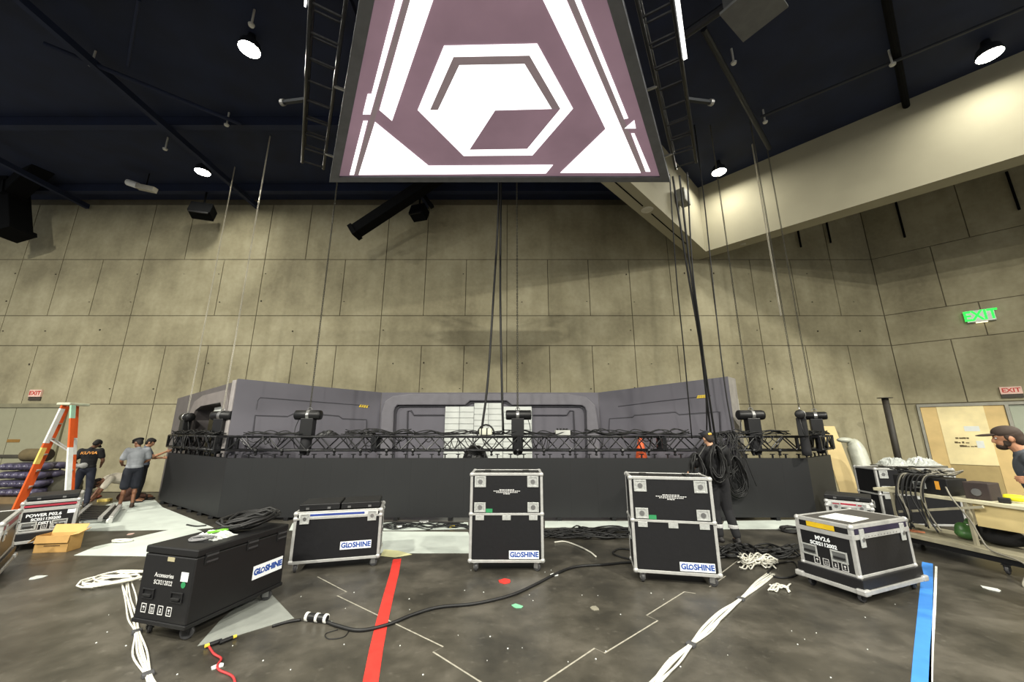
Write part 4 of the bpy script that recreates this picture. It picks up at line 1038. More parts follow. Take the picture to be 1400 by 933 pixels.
# black power lead with its connector
pl = thing('power_cable', 'thick black power lead snaking across the floor with an inline connector', 'cable')
MB().tube(lay([(1000, 762), (960, 768), (905, 772), (862, 771), (828, 774), (788, 777), (762, 786), (735, 800), (700, 816), (650, 828), (600, 833), (565, 843), (530, 857), (492, 865), (462, 859), (446, 853)], .016), .016, 8).build('lead', M_rubber, pl, smooth=True)
MB().tube(lay([(411, 850), (398, 852), (385, 855), (372, 859)], .013), .013, 8).build('tail', M_rubber, pl, smooth=True)
a = G(447, 853); bb_ = G(410, 849); a.z = bb_.z = .042; d = (bb_-a).normalized()
MB().lathe(a, [(0, 0), (.028, .0), (.034, .02), (.034, .20), (.028, .22), (0, .22)], 14, axis=d).build('connector_body', M_black, pl, smooth=False)
for k in (.0, .095, .205): MB().lathe(a+d*k, [(.030, 0), (.04, .004), (.04, .026), (.03, .03)], 14, axis=d).build('connector_ring', M_white, pl)
cable(lay([(462, 862), (445, 868), (450, 875), (470, 872), (478, 862)], .004), .004, 'thin black wire looped beside the inline connector', 'thin_wire', k=2)
cable(lay([(870, 768), (845, 762), (838, 757), (848, 752), (870, 754)], .012), .012, 'short loop of black cable left of the right tall case', 'cable_loop', k=3)
cable(lay([(284, 884), (292, 896), (302, 903), (297, 912), (300, 919), (318, 928), (322, 945)], .009), .009, 'thin red cable leaving the frame at lower left', 'red_cable', mat('cable_red', (170, 50, 52), .5), k=3)
t = thing('plug_pair', 'pair of black plugs with yellow tips at the end of the red cable', 'plug')
for k, (x0, y0, x1, y1) in enumerate(((286, 882, 303, 876), (300, 879, 318, 872))):
    a = G(x0, y0, .02); q = G(x1, y1, .02); f = MB().cyl(a, q, .016, n=10).build('plug', M_black, t); e = (q-a).normalized()*.03
    MB().cyl(a if k == 0 else q, (a if k == 0 else q)+(-e if k == 0 else e), .013, n=10).build('yellow_tip', M_yel, f)
cable(lay([(758, 743), (772, 742), (790, 748), (806, 756), (815, 763)], .012), .012, 'white cable tie strip on the floor between the tall cases', 'cable_tie', M_wcab, k=4)
def mess(name, x0, y0, x1, y1, n, rad, m, label, seed, zz=.05, cat='cable'):
    rr = random.Random(seed); t = thing(name, label, cat)
    for j in range(n):
        k = rr.randint(4, 6); pts = []
        for i in range(k+1):
            f = i/k; p = G(x0+(x1-x0)*(f+rr.uniform(-.06, .06)), rr.uniform(min(y0, y1), max(y0, y1))); p.z = rad+rr.uniform(0, zz); pts.append(p)
        MB().tube(cr(pts, 5), rad, 5).build('strand', m, t, smooth=True)
    return t
mess('cable_pile', 746, 723, 875, 739, 16, .013, M_rubber, 'pile of black cables on the floor between the tall cases', 5)
mess('cable_pile', 984, 748, 1092, 766, 14, .014, M_rubber, 'pile of black cables on the floor right of the tall case', 8)
mess('cable_pile', 520, 716, 640, 726, 9, .009, M_rubber, 'thin black cables at the foot of the screen wall', 12, .04)
mess('white_tie_pile', 1012, 763, 1062, 781, 14, .010, M_wcab, 'heap of white cable ties on the black cables', 6, .07)
mess('white_tie_pile', 1052, 800, 1080, 812, 6, .008, M_wcab, 'small scatter of white ties on the floor before the black cables', 14, .02)
cable(lay([(1062, 772), (1085, 770), (1090, 786), (1070, 792), (1050, 785), (1062, 772)], .011), .011, 'black cable loop around the white ties', 'cable_loop', k=4)
p = G(1086, 727); coil('cable_coil', (p.x, p.y), .2, .16, 1, .013, M_rubber, 'flat coil of black cable by the right end of the screen wall', 6, seed=2)
for i, (x, y, cl_) in enumerate(((580, 717, M_steel), (618, 722, M_black), (545, 722, M_black))):
    p = G(x, y); t = thing('power_box', ['small metal box at the foot of the screen wall', 'small black box at the foot of the screen wall beside the middle case', 'small black box at the foot of the screen wall beside the striped case'][i], 'box', p, .2*i)
    MB().bb(-.09, .09, -.06, .06, 0.006, .07).build('housing', cl_, t, bevel=.006); MB().bb(-.05, .05, -.064, -.06, .02, .05).build('socket', M_yel if i == 1 else M_white, t)
# things lying on the black case
p = bcc+bdx*(.0)+bdy*.27
coil('cable_coil', (p.x, p.y), .21, .25, 1, .016, M_rubber, 'thick black cable coil lying on the all black case', 9, rz=math.radians(-15), z0=bch+.002, seed=5, hgt=.13, wob=.12)
def crumple(name, c, sx, sy, sz, m, label, cat, seed=1, n=10, rz=0.0):
    rr = random.Random(seed); b = MB(); V = []; F = []
    for i in range(n+1):
        for j in range(n+1):
            u, v = i/n-.5, j/n-.5; e = (1-(2*abs(u))**3)*(1-(2*abs(v))**3)
            x = sx*u*(1+rr.uniform(-.06, .06)); y = sy*v*(1+rr.uniform(-.06, .06))
            V.append(Vector((c[0]+x*math.cos(rz)-y*math.sin(rz), c[1]+x*math.sin(rz)+y*math.cos(rz), c[2]+.004+sz*e*rr.uniform(.35, 1))))
    m0 = len(V)
    V += [Vector((v.x, v.y, c[2]+.001)) for v in V[:m0]]
    k = n+1
    for i in range(n):
        for j in range(n):
            F.append((i*k+j, i*k+j+1, (i+1)*k+j+1, (i+1)*k+j)); F.append(tuple(m0+q for q in (i*k+j, (i+1)*k+j, (i+1)*k+j+1, i*k+j+1)))
    for i in range(n):
        for a, q in (((i*k), ((i+1)*k)), (((i+1)*k+n), (i*k+n)), ((i+1), i), ((n*k+i), (n*k+i+1))): F.append((a, q, m0+q, m0+a))
    b.add(V, F); return tag(b.build(name, m), label, cat)
M_plast = mat('clear_plastic_bag', (206, 210, 206), .25, var=.12, scale=14, alpha=.75)
p = bcc+bdx*.02+bdy*(-.13)
pb = crumple('plastic_bag', (p.x, p.y, bch+.001), .34, .24, .06, M_plast, 'clear plastic bag with a green printed strip on the black case', 'bag', 4, rz=-.3)
MB().box((p.x+.02, p.y+.02, bch+.052), (.06, .18, .012), Matrix.Rotation(-.5, 3, 'Z')).build('green_print', mat('print_green', (120, 190, 60), .6), pb)
p = bcc+bdx*.04+bdy*(-.27)
coil('wire_coil', (p.x, p.y), .10, .05, 1, .006, mat('wire_grey', (110, 110, 112), .4), 'small bag of grey wire at the near end of the black case', 6, z0=bch+.002, seed=8, hgt=.03)

# ================================================================ CABLES ON THE TRUSS
def draped(x0, x1, n, label, seed, a=None, b=None, m=None, rad=.011, hi=.10):
    rr = random.Random(seed); t = thing('truss_cables', label, 'cable', group='black cables draped over the truss')
    a = a or Vector((x0, YTc, 0)); b = b or Vector((x1, YTc, 0)); d = (b-a).normalized(); nn = Vector((-d.y, d.x, 0)); L = (b-a).length
    for j in range(n):
        k = max(4, int(L/.22)); pts = []; off = rr.uniform(-.12, .12); ph = rr.uniform(0, 6)
        for i in range(k+1):
            s = L*i/k
            pts.append(a+d*(s+rr.uniform(-.04, .04))+nn*(off+rr.uniform(-.05, .05))+Vector((0, 0, ZH+.03+rad+abs(math.sin(i*.9+ph))*rr.uniform(0, hi))))
        MB().tube(cr(pts, 4), rad, 5).build('strand', m or M_rubber, t, smooth=True)
    for j in range(int(n*1.2)):          # loops sagging through the truss
        s = rr.uniform(.1, L-.3); wv = rr.uniform(.15, .4); dp = rr.uniform(.12, .38); off = rr.choice((-1, 1))*(TW/2+.035)
        p0 = a+d*s+nn*off+Vector((0, 0, ZH+.02)); p1 = a+d*(s+wv)+nn*off+Vector((0, 0, ZH+.02))
        MB().tube(sagline(p0, p1, dp, 8), rad*.8, 5).build('loop', m or M_rubber, t, smooth=True)
    return t
draped(-5.9, -4.6, 5, 'black cables on the front truss near its left corner', 1)
draped(-3.7, -2.2, 8, 'heap of black cables on the truss right of the left hoist', 2, hi=.14)
draped(-2.2, -.2, 6, 'black cables on the truss left of the white power box', 3)
draped(-.2, 1.6, 7, 'black cables on the truss between the middle hoist and the right cables', 4, hi=.12)
draped(1.6, 3.9, 8, 'heap of black cables on the truss before the right set wall', 5, hi=.14)
draped(4.2, 6.1, 7, 'black cables on the truss beside the right hoist', 6, hi=.12)
draped(0, 0, 14, 'thick black cables along the left angled truss', 7, Vector((EL_.x+.1, EL_.y+.06, 0)), Vector((-6.5, YTc+.12, 0)), rad=.014)
draped(0, 0, 12, 'thick black cables along the right angled truss', 8, Vector((6.6, YTc+.05, 0)), Vector((ER_.x-.05, ER_.y+.03, 0)), rad=.014)
t = thing('power_box', 'white power box strapped on the truss left of the middle hoist', 'box', (AT(668, 595, YTc).x-.06, YTc, ZH+.028))
MB().bb(-.14, .14, -.12, .12, 0, .15).build('housing', mat('box_cream', (206, 208, 190), .6), t, bevel=.03)
for x in (-.09, .03): MB().bb(x-.012, x+.012, -.125, .125, -.002, .157).build('strap', M_black, t)
MB().tube([Vector((.19*math.cos(a_), 0, .0+.23*math.sin(a_))) for a_ in [PI*i/10 for i in range(11)]], .018, 6).build('cable_arch', M_rubber, t)
t = thing('power_box', 'pale grey power box on the truss right of the middle hoist', 'box', (AT(769, 592, YTc).x, YTc, ZH+.028))
MB().bb(-.16, .16, -.11, .11, 0, .11).build('housing', mat('box_grey', (180, 182, 176), .6), t, bevel=.012)
for k in range(4): MB().cyl((-.11+.07*k, 0, .11), (-.11+.07*k, 0, .15), .022, n=10).build('plug', M_black, t)
for x, lb in ((449, 'folded black cloth on the truss right of the left hoist'), (505, 'black coiled leads on the truss before the left set wall')):
    p = AT(x, 590, YTc); crumple('cable_cover', (p.x, p.y, ZH+.03), .42 if x < 500 else .3, .26, .12, M_black, lb, 'cloth', x)
p = AT(650, 612, YTc+.55); t = thing('stage_light', 'dark rounded light housing standing behind the truss before the tiles', 'light', (p.x, p.y, 0))
MB().lathe((0, 0, 1.05), [(.3, 0), (.3, .12), (.22, .34), (.1, .42), (0, .42)], 18).build('dome', M_black, t, smooth=True)
MB().cyl((0, 0, .04), (0, 0, 1.05), .05, n=10).build('stand', M_black, t); MB().lathe((0, 0, 0), [(0, .05), (.24, .04), (.26, 0), (0, 0)], 16).build('base', M_black, t)
t = thing('safety_cone', 'orange traffic cone standing behind the truss at right', 'cone', (AT(876, 612, 9.4).x, 9.4, 0))
MB().lathe((0, 0, .9), [(.17, 0), (.13, .3), (.05, .72), (.03, .74), (0, .74)], 16).build('cone_body', mat('cone_orange', (236, 96, 40), .5), t, smooth=True)
MB().bb(-.22, .22, -.22, .22, .86, .9).build('cone_base', mat('cone_orange', (236, 96, 40), .5), t)
MB().bb(-.25, .25, -.25, .25, 0, .86).build('plinth', M_caseblk, t)
# coils of cable hung from the truss at right
def hung_coil(px, py, Yd, rx, rz_, turns, label, seed, rad=.013, peg=None):
    c = AT(px, py, Yd); rr = random.Random(seed); t = thing('cable_coil', label, 'cable', (0, 0, 0), group='cable coils hung from the truss')
    for k in range(turns):
        f = rr.uniform(.6, 1.05); pts = []; dy = rr.uniform(-.06, .06)
        for i in range(18):
            a = 2*PI*i/18
            x = rx*f*math.sin(a)*(1-.35*math.cos(a)); z = rz_*(math.cos(a)*.5*(1+f)/1.5)-rz_*(1-f)*-.3
            pts.append(Vector((c.x+x+rr.uniform(-.01, .01), c.y+dy+.03*math.sin(a*2+k), c.z+z)))
        MB().tube(pts, rad, 5, closed=True).build('loop', M_rubber, t, smooth=True)
    tz = min(c.z+rz_*.5+.12, TZ+.0)
    if peg is None: MB().tube([(c.x, c.y, c.z+rz_*.30), (c.x-.02, c.y+.02, tz+.02), (c.x-.04, YTc-TW/2-.03, TZ+.05)], .012, 5).build('hanger', M_rubber, t)
    else: MB().tube(cr([(c.x, c.y, c.z+rz_*.35), peg, (peg[0], peg[1]+.14, peg[2]-.02)], 4), .014, 5).build('hanger', M_rubber, t)
    return t
hung_coil(1006, 652, YTc-.34, .22, .62, 16, 'largest black cable coil hanging at the right end of the truss', 3)
hung_coil(979, 634, 6.70, .13, .46, 14, 'black cable coil slung over the right shoulder of the man in black', 4, peg=(3.72, 6.80, 1.56))
hung_coil(953, 640, 6.70, .11, .36, 12, 'black cable coil slung over the left shoulder of the man in black', 5, peg=(3.36, 6.80, 1.56))
rr = random.Random(33); t = thing('cable_cascade', 'cascade of black cables falling over the truss beside the coils', 'cable')
for k in range(22):
    x = rr.uniform(978, 1010); a = AT(x, 598, YTc-.22); pts = [a+Vector((rr.uniform(-.1, .1), .15, .04)), a+Vector((0, 0, rr.uniform(.0, .06))), AT(x+rr.uniform(-12, 20), rr.uniform(620, 640), YTc-.3), AT(x+rr.uniform(-14, 26), rr.uniform(650, 672), YTc-.32)]
    MB().tube(cr(pts, 5), .010, 5).build('strand', M_rubber, t, smooth=True)

# ================================================================ LEFT SIDE: LADDER, CARTON, STACK, RACK
def ladder():
    t = thing('step_ladder', 'tall orange and white step ladder standing open at left', 'ladder')
    ap = AT(98, 551, 8.45); z1 = ap.z-.06
    rf = Vector((-9.02, 8.25, 0)); lf_ = Vector((-10.12, 8.20, 0)); dep = Vector((-.30, .34, 0))
    M_or = mat('ladder_orange', (222, 92, 34), .5, var=.06); M_wh = mat('ladder_label_white', (222, 224, 220), .5); M_mint = mat('ladder_mint', (160, 200, 176), .5)
    def rail(foot, top, far, segs):
        root = MB().bar(foot+far, top+far, .035, .085, up=Vector((0, 1, 0))).build('rail', M_or, t)
        for a, b, mm in segs:
            p = foot.lerp(top, a)+far; q = foot.lerp(top, b)+far
            MB().bar(p, q, .038, .09, up=Vector((0, 1, 0))).build('rail_band', mm, root)
    tr_ = Vector((ap.x+.10, 8.40, z1)); tl_ = Vector((ap.x-.10, 8.40, z1))
    rail(rf, tr_, Vector((0, 0, 0)), [(.0, .10, M_mint), (.20, .62, M_wh), (.88, 1.0, M_mint)])
    rail(lf_, tl_, Vector((0, 0, 0)), [(.48, .62, mat('ladder_label_yellow', (232, 204, 110), .5)), (.66, .97, M_wh)])
    rail(rf+Vector((.0, 0, 0)), tr_, dep*.9, [(.55, .7, M_wh)]); rail(lf_, tl_, dep*.9, [])
    MB().box((ap.x-.06, 8.40+.15, z1+.03), (.30, .42, .06)).build('top_cap', mat('ladder_cap', (196, 200, 176), .5), t, bevel=.02)
    for k in range(1, 7):
        p = lf_.lerp(tl_, k/7.2); MB().bar(p+dep*.05, p+dep*.88, .09, .025).build('step', M_alu, t)
    for k in (1, 3, 5):
        p = rf.lerp(tr_, k/7.2); MB().bar(p+dep*.05, p+dep*.88, .03, .03).build('rear_brace', M_alu, t)
    for f in (.55,):
        MB().bar(lf_.lerp(tl_, .7)+dep*.85, rf.lerp(tr_, .58)+dep*.85, .02, .02).build('spreader', M_alu, t)
        MB().bar(lf_.lerp(tl_, .7)+dep*.05, rf.lerp(tr_, .58)+dep*.05, .02, .02).build('spreader', M_alu, t)
    for q in (rf, lf_, rf+dep*.9, lf_+dep*.9): MB().box((q.x, q.y, .025), (.09, .06, .05)).build('rubber_foot', M_rubber, t)
ladder()
def carton():
    M_c = mat('cardboard', (176, 138, 80), .8, var=.08, scale=8); M_ci = mat('cardboard_inner', (206, 164, 100), .8, var=.06)
    c = G(62, 756); rz = .12; t = thing('cardboard_carton', 'open cardboard carton with spread flaps on the floor', 'carton', (c.x+.06, c.y+.10, 0), rz)
    w, d, h, k = .46, .22, .24, .006
    MB().bb(-w/2, w/2, -d/2, -d/2+k, 0, h).build('front_wall', M_c, t); MB().bb(-w/2, w/2, d/2-k, d/2, 0, h).build('back_wall', M_ci, t)
    MB().bb(-w/2, -w/2+k, -d/2, d/2, 0, h).build('side_wall', M_c, t); MB().bb(w/2-k, w/2, -d/2, d/2, 0, h).build('side_wall', M_c, t)
    MB().bb(-w/2, w/2, -d/2, d/2, 0, k).build('bottom', M_c, t)
    MB().prism([(-w/2, d/2, h), (w/2, d/2, h), (w/2+.01, d/2+.05, h+.11), (-w/2-.01, d/2+.05, h+.11)], (0, k, 0)).build('flap', M_ci, t)
    MB().prism([(w/2, -d/2, h), (w/2, d/2, h), (w/2+.09, d/2, h+.06), (w/2+.11, -d/2, h+.02)], (0, 0, k)).build('flap', M_ci, t)
    MB().prism([(-w/2, -d/2, h), (-w/2, d/2, h), (-w/2-.10, d/2, h-.06), (-w/2-.10, -d/2, h-.10)], (0, 0, k)).build('flap', M_ci, t)
    MB().prism([(-w/2, -d/2, h), (w/2, -d/2, h), (w/2, -d/2-.02, h-.1), (-w/2, -d/2-.02, h-.1)], (0, -k, 0)).build('flap', M_c, t)
    MB().bb(-.1, .12, -d/2-.003, -d/2, .09, .105).build('slot', mat('carton_slot', (90, 66, 36), .8), t)
carton()
def wrapped_stack():
    b0 = AT(25, 668, 10.4); M_p = mat('shrinkwrap_purple', (84, 80, 102), .25, var=.5, scale=9); z = 0.02
    tag(MB().bb(b0.x-.62, b0.x+.58, 10.2, 11.1, 0, .14).build('pallet', mat('pallet_wood', (120, 100, 70), .8)), 'low wooden pallet under the wrapped packs at left', 'pallet')
    z = .142
    for k in range(4):
        t = thing('wrapped_pack', ['bottom', 'second from bottom', 'second from top', 'top'][k]+' purple shrink-wrapped pack of the stack at left', 'pack', (b0.x, 10.62, z), .05*(k % 2), 'shrink wrapped packs on the pallet')
        bt = MB()
        for i in range(6):
            for j in range(2): bt.ell((-.48+i*.19, -.17+.34*j, .10), (.115, .20, .098), None, 10, 6)
        solid(bt, 'bottle_rows', M_p, t, .022, 2)
        MB().bb(-.52, .52, -.30, .30, .02, .19).build('wrap_core', mat('shrinkwrap_dark', (58, 54, 74), .35, var=.3, scale=8), t, bevel=.05)
        z += .212
    # fabric cover heaped on top
    t = thing('fabric_bundle', 'olive brown fabric bundle on top of the wrapped packs', 'fabric', (b0.x+.02, 10.6, z))
    MB().lathe((-.35, 0, .17), [(.0, 0), (.14, .0), (.17, .05), (.17, .62), (.15, .64)], 14, axis=(1, 0, 0)).build('roll', mat('fabric_olive', (96, 84, 58), .9, var=.2), t, smooth=True)
    MB().lathe((.285, 0, .17), [(.15, 0), (.15, .015), (0, .015)], 14, axis=(1, 0, 0)).build('roll_end', mat('fabric_dark', (44, 36, 26), .9), t)
wrapped_stack()
p = AT(84, 668, 10.9); t = thing('dark_bag', 'dark grey bag on the floor behind the ladder', 'bag', (p.x, 10.9, 0))
solid(MB().ell((0, 0, .26), (.5, .3, .26)).ell((-.15, 0, .45), (.3, .25, .2)).ell((.22, .02, .38), (.22, .24, .2)), 'bag_body', mat('bag_dark_olive', (60, 58, 46), .8, var=.2), t, .03)
MB().tube([(-.18, -.05, .66), (-.1, -.05, .8), (.1, -.05, .8), (.18, -.05, .66)], .02, 6).build('bag_handle', M_black, t)
def rack():
    t = thing('panel_rack', 'black slatted rack with silver rails lying on the floor sheet', 'rack')
    A, B, C_, D = [Vector((q.x, q.y, .09)) for q in (G(97, 719), G(150, 716), G(163, 698), G(122, 697))]
    for p, q, nm in ((A, D, 'side_rail'), (B, C_, 'side_rail'), (A.lerp(B, .72), D.lerp(C_, .78), 'centre_rail')):
        MB().bar(p, q, .07, .08).build(nm, M_alu, t, bevel=.008)
    for k in range(8):
        f = (k+.5)/8; MB().bar(A.lerp(D, f), B.lerp(C_, f), .10, .03).build('slat', M_case, t)
    for p in (A, B): MB().lathe((p.x, p.y-.02, .05), [(0, -.02), (.05, -.02), (.05, .02), (0, .02)], 12, axis=(1, 0, 0)).build('wheel', M_white, t)
    for p in (C_, D): MB().box((p.x, p.y, .03), (.06, .06, .06)).build('foot', M_alu, t)
rack()
p = G(205, 740); coil('white_cable_coil', (G(166, 741).x, G(166, 741).y), .16, .08, 1, .008, M_wcab, 'few loops of pale cable on the dark floor left of the sheet', 3, seed=6, hgt=.02)
scrap(178, 731, .06, mat('scrap_pink', (200, 170, 160), .7), 'small pinkish scrap on the dark strip between the sheets')
cable(lay([(255, 719), (268, 721), (282, 720)], .014), .014, 'short black rod lying near the left end of the screen wall', 'black_rod', k=3)

# ================================================================ RIGHT SIDE: CART, EQUIPMENT, BOARDS
def cart():
    t = thing('equipment_cart', 'two deck equipment cart with pale edges at right', 'cart')
    ua, ub = Vector((6.22, 6.90, 0)), Vector((6.68, 5.0, 0)); d = (ub-ua).normalized(); n = Vector((-d.y, d.x, 0))
    if n.x < 0: n = -n
    D = .75
    def deck(a, b, z, th, m, nm):
        MB().prism([Vector((q.x, q.y, z)) for q in (a, b, b+n*D, a+n*D)], (0, 0, th)).build(nm, m, t, bevel=.004)
    M_e = mat('deck_edge', (196, 190, 162), .6, var=.08)
    deck(ua, ub, .82, .045, M_e, 'upper_deck')
    la_, lb = ua-n*.14-d*.0, ub-n*.14+d*.15
    MB().prism([Vector((q.x, q.y, .20)) for q in (la_, lb, lb+n*(D+.14), la_+n*(D+.14))], (0, 0, .06)).build('lower_deck', mat('deck_low', (150, 144, 122), .7, var=.12), t, bevel=.004)
    MB().prism([Vector((q.x, q.y, .12)) for q in (la_+n*.05, lb+n*.05-d*.5, lb+n*.6-d*.5, la_+n*.6)], (0, 0, .08)).build('under_frame', M_black, t)
    for s, o in ((.25, .03), (1.15, .03), (.25, D-.05), (1.85, D-.05)):
        p = ua+d*s+n*o; MB().bar(Vector((p.x, p.y, .26)), Vector((p.x, p.y, .82)), .04, .04).build('post', mat('post_pale', (168, 162, 140), .5), t)
    p = ua+d*.25+n*.02; q = ua+d*1.35-n*.04
    MB().bar(Vector((p.x, p.y, .52)), Vector((q.x, q.y, .80)), .03, .035).build('diagonal_brace', mat('post_pale', (168, 162, 140), .5), t)
    b0 = ua+d*1.2+n*.05; b1 = ua+d*1.93+n*.05
    MB().prism([Vector((b0.x, b0.y, .52)), Vector((b1.x, b1.y, .52)), Vector((b1.x, b1.y, .815)), Vector((b0.x, b0.y, .815))], n*.02).build('back_board', mat('plywood_cart', (206, 186, 132), .7, var=.12, scale=3), t)
    for s, o in ((.25, .05), (1.45, .05), (.25, .6), (1.45, .6)):
        p = la_+d*s+n*o; caster(t, p.x, p.y, .12, .5, 'black')
    return ua, ub, d, n, D
ua, ub, cd, cn, CD = cart()
def on_cart(s, o, z=.867): p = ua+cd*s+cn*o; return Vector((p.x, p.y, z))
rzc = math.atan2(cd.y, cd.x)
t = thing('amplifier_rack', 'black amplifier rack on the cart under a nest of cables', 'rack', on_cart(.62, .3), rzc)
MB().bb(-.34, .34, -.22, .22, 0, .24).build('cabinet', M_caseblk, t, bevel=.01)
handle(t, (0.0, -.22, .12), X, Z, -Y, .16, .10)
MB().box((.22, -.223, .14), (.05, .004, .12)).build('orange_tag', mat('tag_orange', (214, 150, 50), .6), t)
for k in range(5): MB().cyl((-.28+k*.05, -.22, .06), (-.28+k*.05, -.235, .06), .014, n=8).build('socket', M_steel, t)
t = thing('control_box', 'dark brown square box beside the amplifier rack', 'box', on_cart(1.22, .28), rzc+.1)
MB().bb(-.13, .13, -.15, .15, 0, .23).build('housing', mat('box_brown_black', (52, 42, 40), .6), t, bevel=.01); MB().cyl((.0, -.15, .1), (0, -.17, .1), .05, n=12).build('dial', M_steel, t)
t = thing('power_drill', 'yellow and black cordless drill lying on the cart', 'drill', on_cart(1.52, .30), rzc+.3)
MB().lathe((-.1, 0, .06), [(0, 0), (.04, 0), (.045, .04), (.045, .15), (.03, .19), (.018, .21), (.014, .25), (0, .25)], 12, axis=(1, 0, 0)).build('motor_body', mat('drill_yellow', (226, 222, 40), .5), t, smooth=True)
MB().bar((-.05, 0, .04), (-.07, -.13, .035), .045, .045).build('grip', M_black, t, bevel=.01); MB().box((-.075, -.16, .035), (.11, .06, .068)).build('battery', M_black, t, bevel=.01)
MB().cyl((.15, 0, .06), (.26, 0, .05), .006, n=6).build('drill_bit', M_steel, t)
rr = random.Random(44); t = thing('cable_nest', 'tangle of grey and black cables heaped on the amplifier rack', 'cable')
for k in range(16):
    s0 = rr.uniform(.3, .9); pts = [on_cart(s0+rr.uniform(-.15, .15), rr.uniform(.1, .5), 1.125+rr.uniform(0, .10)) for _ in range(5)]
    MB().tube(cr(pts, 4), .011, 5).build('strand', rr.choice([M_rubber, mat('cable_grey', (120, 116, 104), .5), M_rubber]), t, smooth=True)
t = thing('cable_curtain', 'black and grey cables hanging over the front of the cart', 'cable')
for k in range(13):
    s0 = rr.uniform(.42, .78); f = rr.random()
    pts = [on_cart(s0+.1, .12, 1.14), on_cart(s0, .0, 1.12), on_cart(s0-.06, -.06, .85), on_cart(s0+rr.uniform(-.1, .05), -.07+rr.uniform(-.02, .02), .55), on_cart(s0+rr.uniform(-.1, .1), -.08, .30+rr.uniform(0, .15))]
    MB().tube(cr(pts, 5), .012, 5).build('strand', mat('cable_grey', (120, 116, 104), .5) if k < 3 else M_rubber, t, smooth=True)
t = thing('grey_lead', 'single grey lead hanging from the cart deck down to the floor', 'cable')
MB().tube(cr([on_cart(.95, .05, 1.0), on_cart(1.05, -.05, .85), on_cart(1.2, -.08, .6), on_cart(1.3, -.16, .42), on_cart(1.4, -.20, .28), on_cart(1.7, -.24, .2), on_cart(1.75, -.5, .012), on_cart(1.9, -.6, .012)], 6), .011, 6).build('lead', mat('cable_grey', (120, 116, 104), .5), t, smooth=True)
p = on_cart(.95, .28, .262); t = thing('green_bag', 'green plastic bag on the lower deck of the cart', 'bag', p)
solid(MB().ell((0, 0, .09), (.16, .13, .09)).ell((-.05, .02, .14), (.09, .08, .10)).ell((.07, -.02, .12), (.08, .07, .10)), 'bag_body', mat('bag_green', (66, 108, 56), .4, var=.25, scale=9), t, .015); MB().cyl((0, 0, .22), (.03, 0, .29), .03, .012, n=8).build('bag_neck', mat('bag_green', (66, 108, 56), .4), t)
p = on_cart(1.25, .35, .262); t = thing('black_bag', 'slumped black bag on the lower deck beside the green one', 'bag', p, rzc)
solid(MB().ell((0, 0, .10), (.27, .18, .10)).ell((-.10, .02, .17), (.15, .13, .10)).ell((.12, -.03, .14), (.13, .12, .09)), 'bag_body', mat('bag_fabric_black', (22, 22, 24), .9, var=.25, scale=12), t, .018); MB().tube([(-.1, 0, .24), (-.05, 0, .33), (.05, 0, .33), (.1, 0, .24)], .012, 6).build('strap', M_black, t)
p = on_cart(1.95, .4, .262); t = thing('maroon_bin', 'dark maroon open bin on the lower deck near the man', 'bin', p, rzc)
b = MB(); w_, d_, h_ = .30, .24, .28; sq = [(-1, -1), (1, -1), (1, 1), (-1, 1)]
b.ring([(x*w_, y*d_, h_) for x, y in sq], [(x*w_*.94, y*d_*.94, h_) for x, y in sq], (0, 0, -.03)); b.build('rim', mat('bin_violet', (86, 74, 110), .5), t)
b = MB(); b.add([(x*w_*.8, y*d_*.8, 0) for x, y in sq]+[(x*w_*.96, y*d_*.96, h_-.01) for x, y in sq], [(3, 2, 1, 0), (0, 1, 5, 4), (1, 2, 6, 5), (2, 3, 7, 6), (3, 0, 4, 7)]); b.build('tub', mat('bin_maroon', (64, 24, 40), .5), t)
p = on_cart(.35, .05, .262); t = thing('copper_offcuts', 'few copper coloured offcuts at the end of the lower deck', 'offcuts', p, rzc)
for k in range(4): MB().bar((-.1+k*.06, -.02*k, .012), (.02+k*.06, .03, .016), .02, .02).build('offcut', mat('copper', (190, 120, 84), .5), t)
# black pipe standing at the wall, boards and rolls
p = AT(1222, 600, 10.6); t = thing('black_pipe', 'tall black pipe standing before the rear wall corner', 'pipe', (p.x, 10.6, 0))
MB().cyl((0, 0, .03), (0, 0, 2.68), .075, n=14).build('tube', mat('pipe_dark', (52, 48, 42), .6), t, smooth=True); MB().lathe((0, 0, 0), [(0, .03), (.25, .03), (.26, 0), (0, 0)], 16).build('base_plate', M_trussblk, t); MB().lathe((0, 0, 2.68), [(0, 0), (.17, 0), (.17, .015), (0, .015)], 14).build('cap', mat('pipe_dark', (52, 48, 42), .6), t)
def lean_board(pts, th, m, name, label, cat, bev=.004):
    P = [Vector(p) for p in pts]; n = (P[1]-P[0]).cross(P[3]-P[0]).normalized()
    if n.y < 0: n = -n
    return tag(MB().prism(P, n*th).build(name, m, bevel=bev), label, cat)
bl = AT(1152, 684, 10.75); br_ = AT(1181, 684, 10.65); tl2 = AT(1121, 583, 11.35); tr2 = AT(1141, 583, 11.25)
lean_board([Vector((bl.x, bl.y, .005)), Vector((br_.x, br_.y, .005)), tr2, tl2], .03, mat('board_tan', (222, 198, 142), .7, var=.08, scale=2), 'plywood_board', 'tan plywood board leaning behind the right end of the truss', 'board')
t = thing('foam_roll', 'pale wrapped foam roll leaning beside the plywood board', 'roll')
q0 = AT(1192, 690, 9.7); pts = [Vector((q0.x, 9.7, .18)), AT(1184, 660, 9.85), AT(1176, 630, 10.0), AT(1168, 610, 10.1), AT(1160, 603, 10.15)]
MB().tube(cr(pts, 5), [.19]*14+[.18, .17, .16, .15, .13, .10, .06], 12).build('foam_core', mat('foam_wrap', (196, 198, 184), .35, var=.12, scale=7, bump=.4), t, smooth=True)
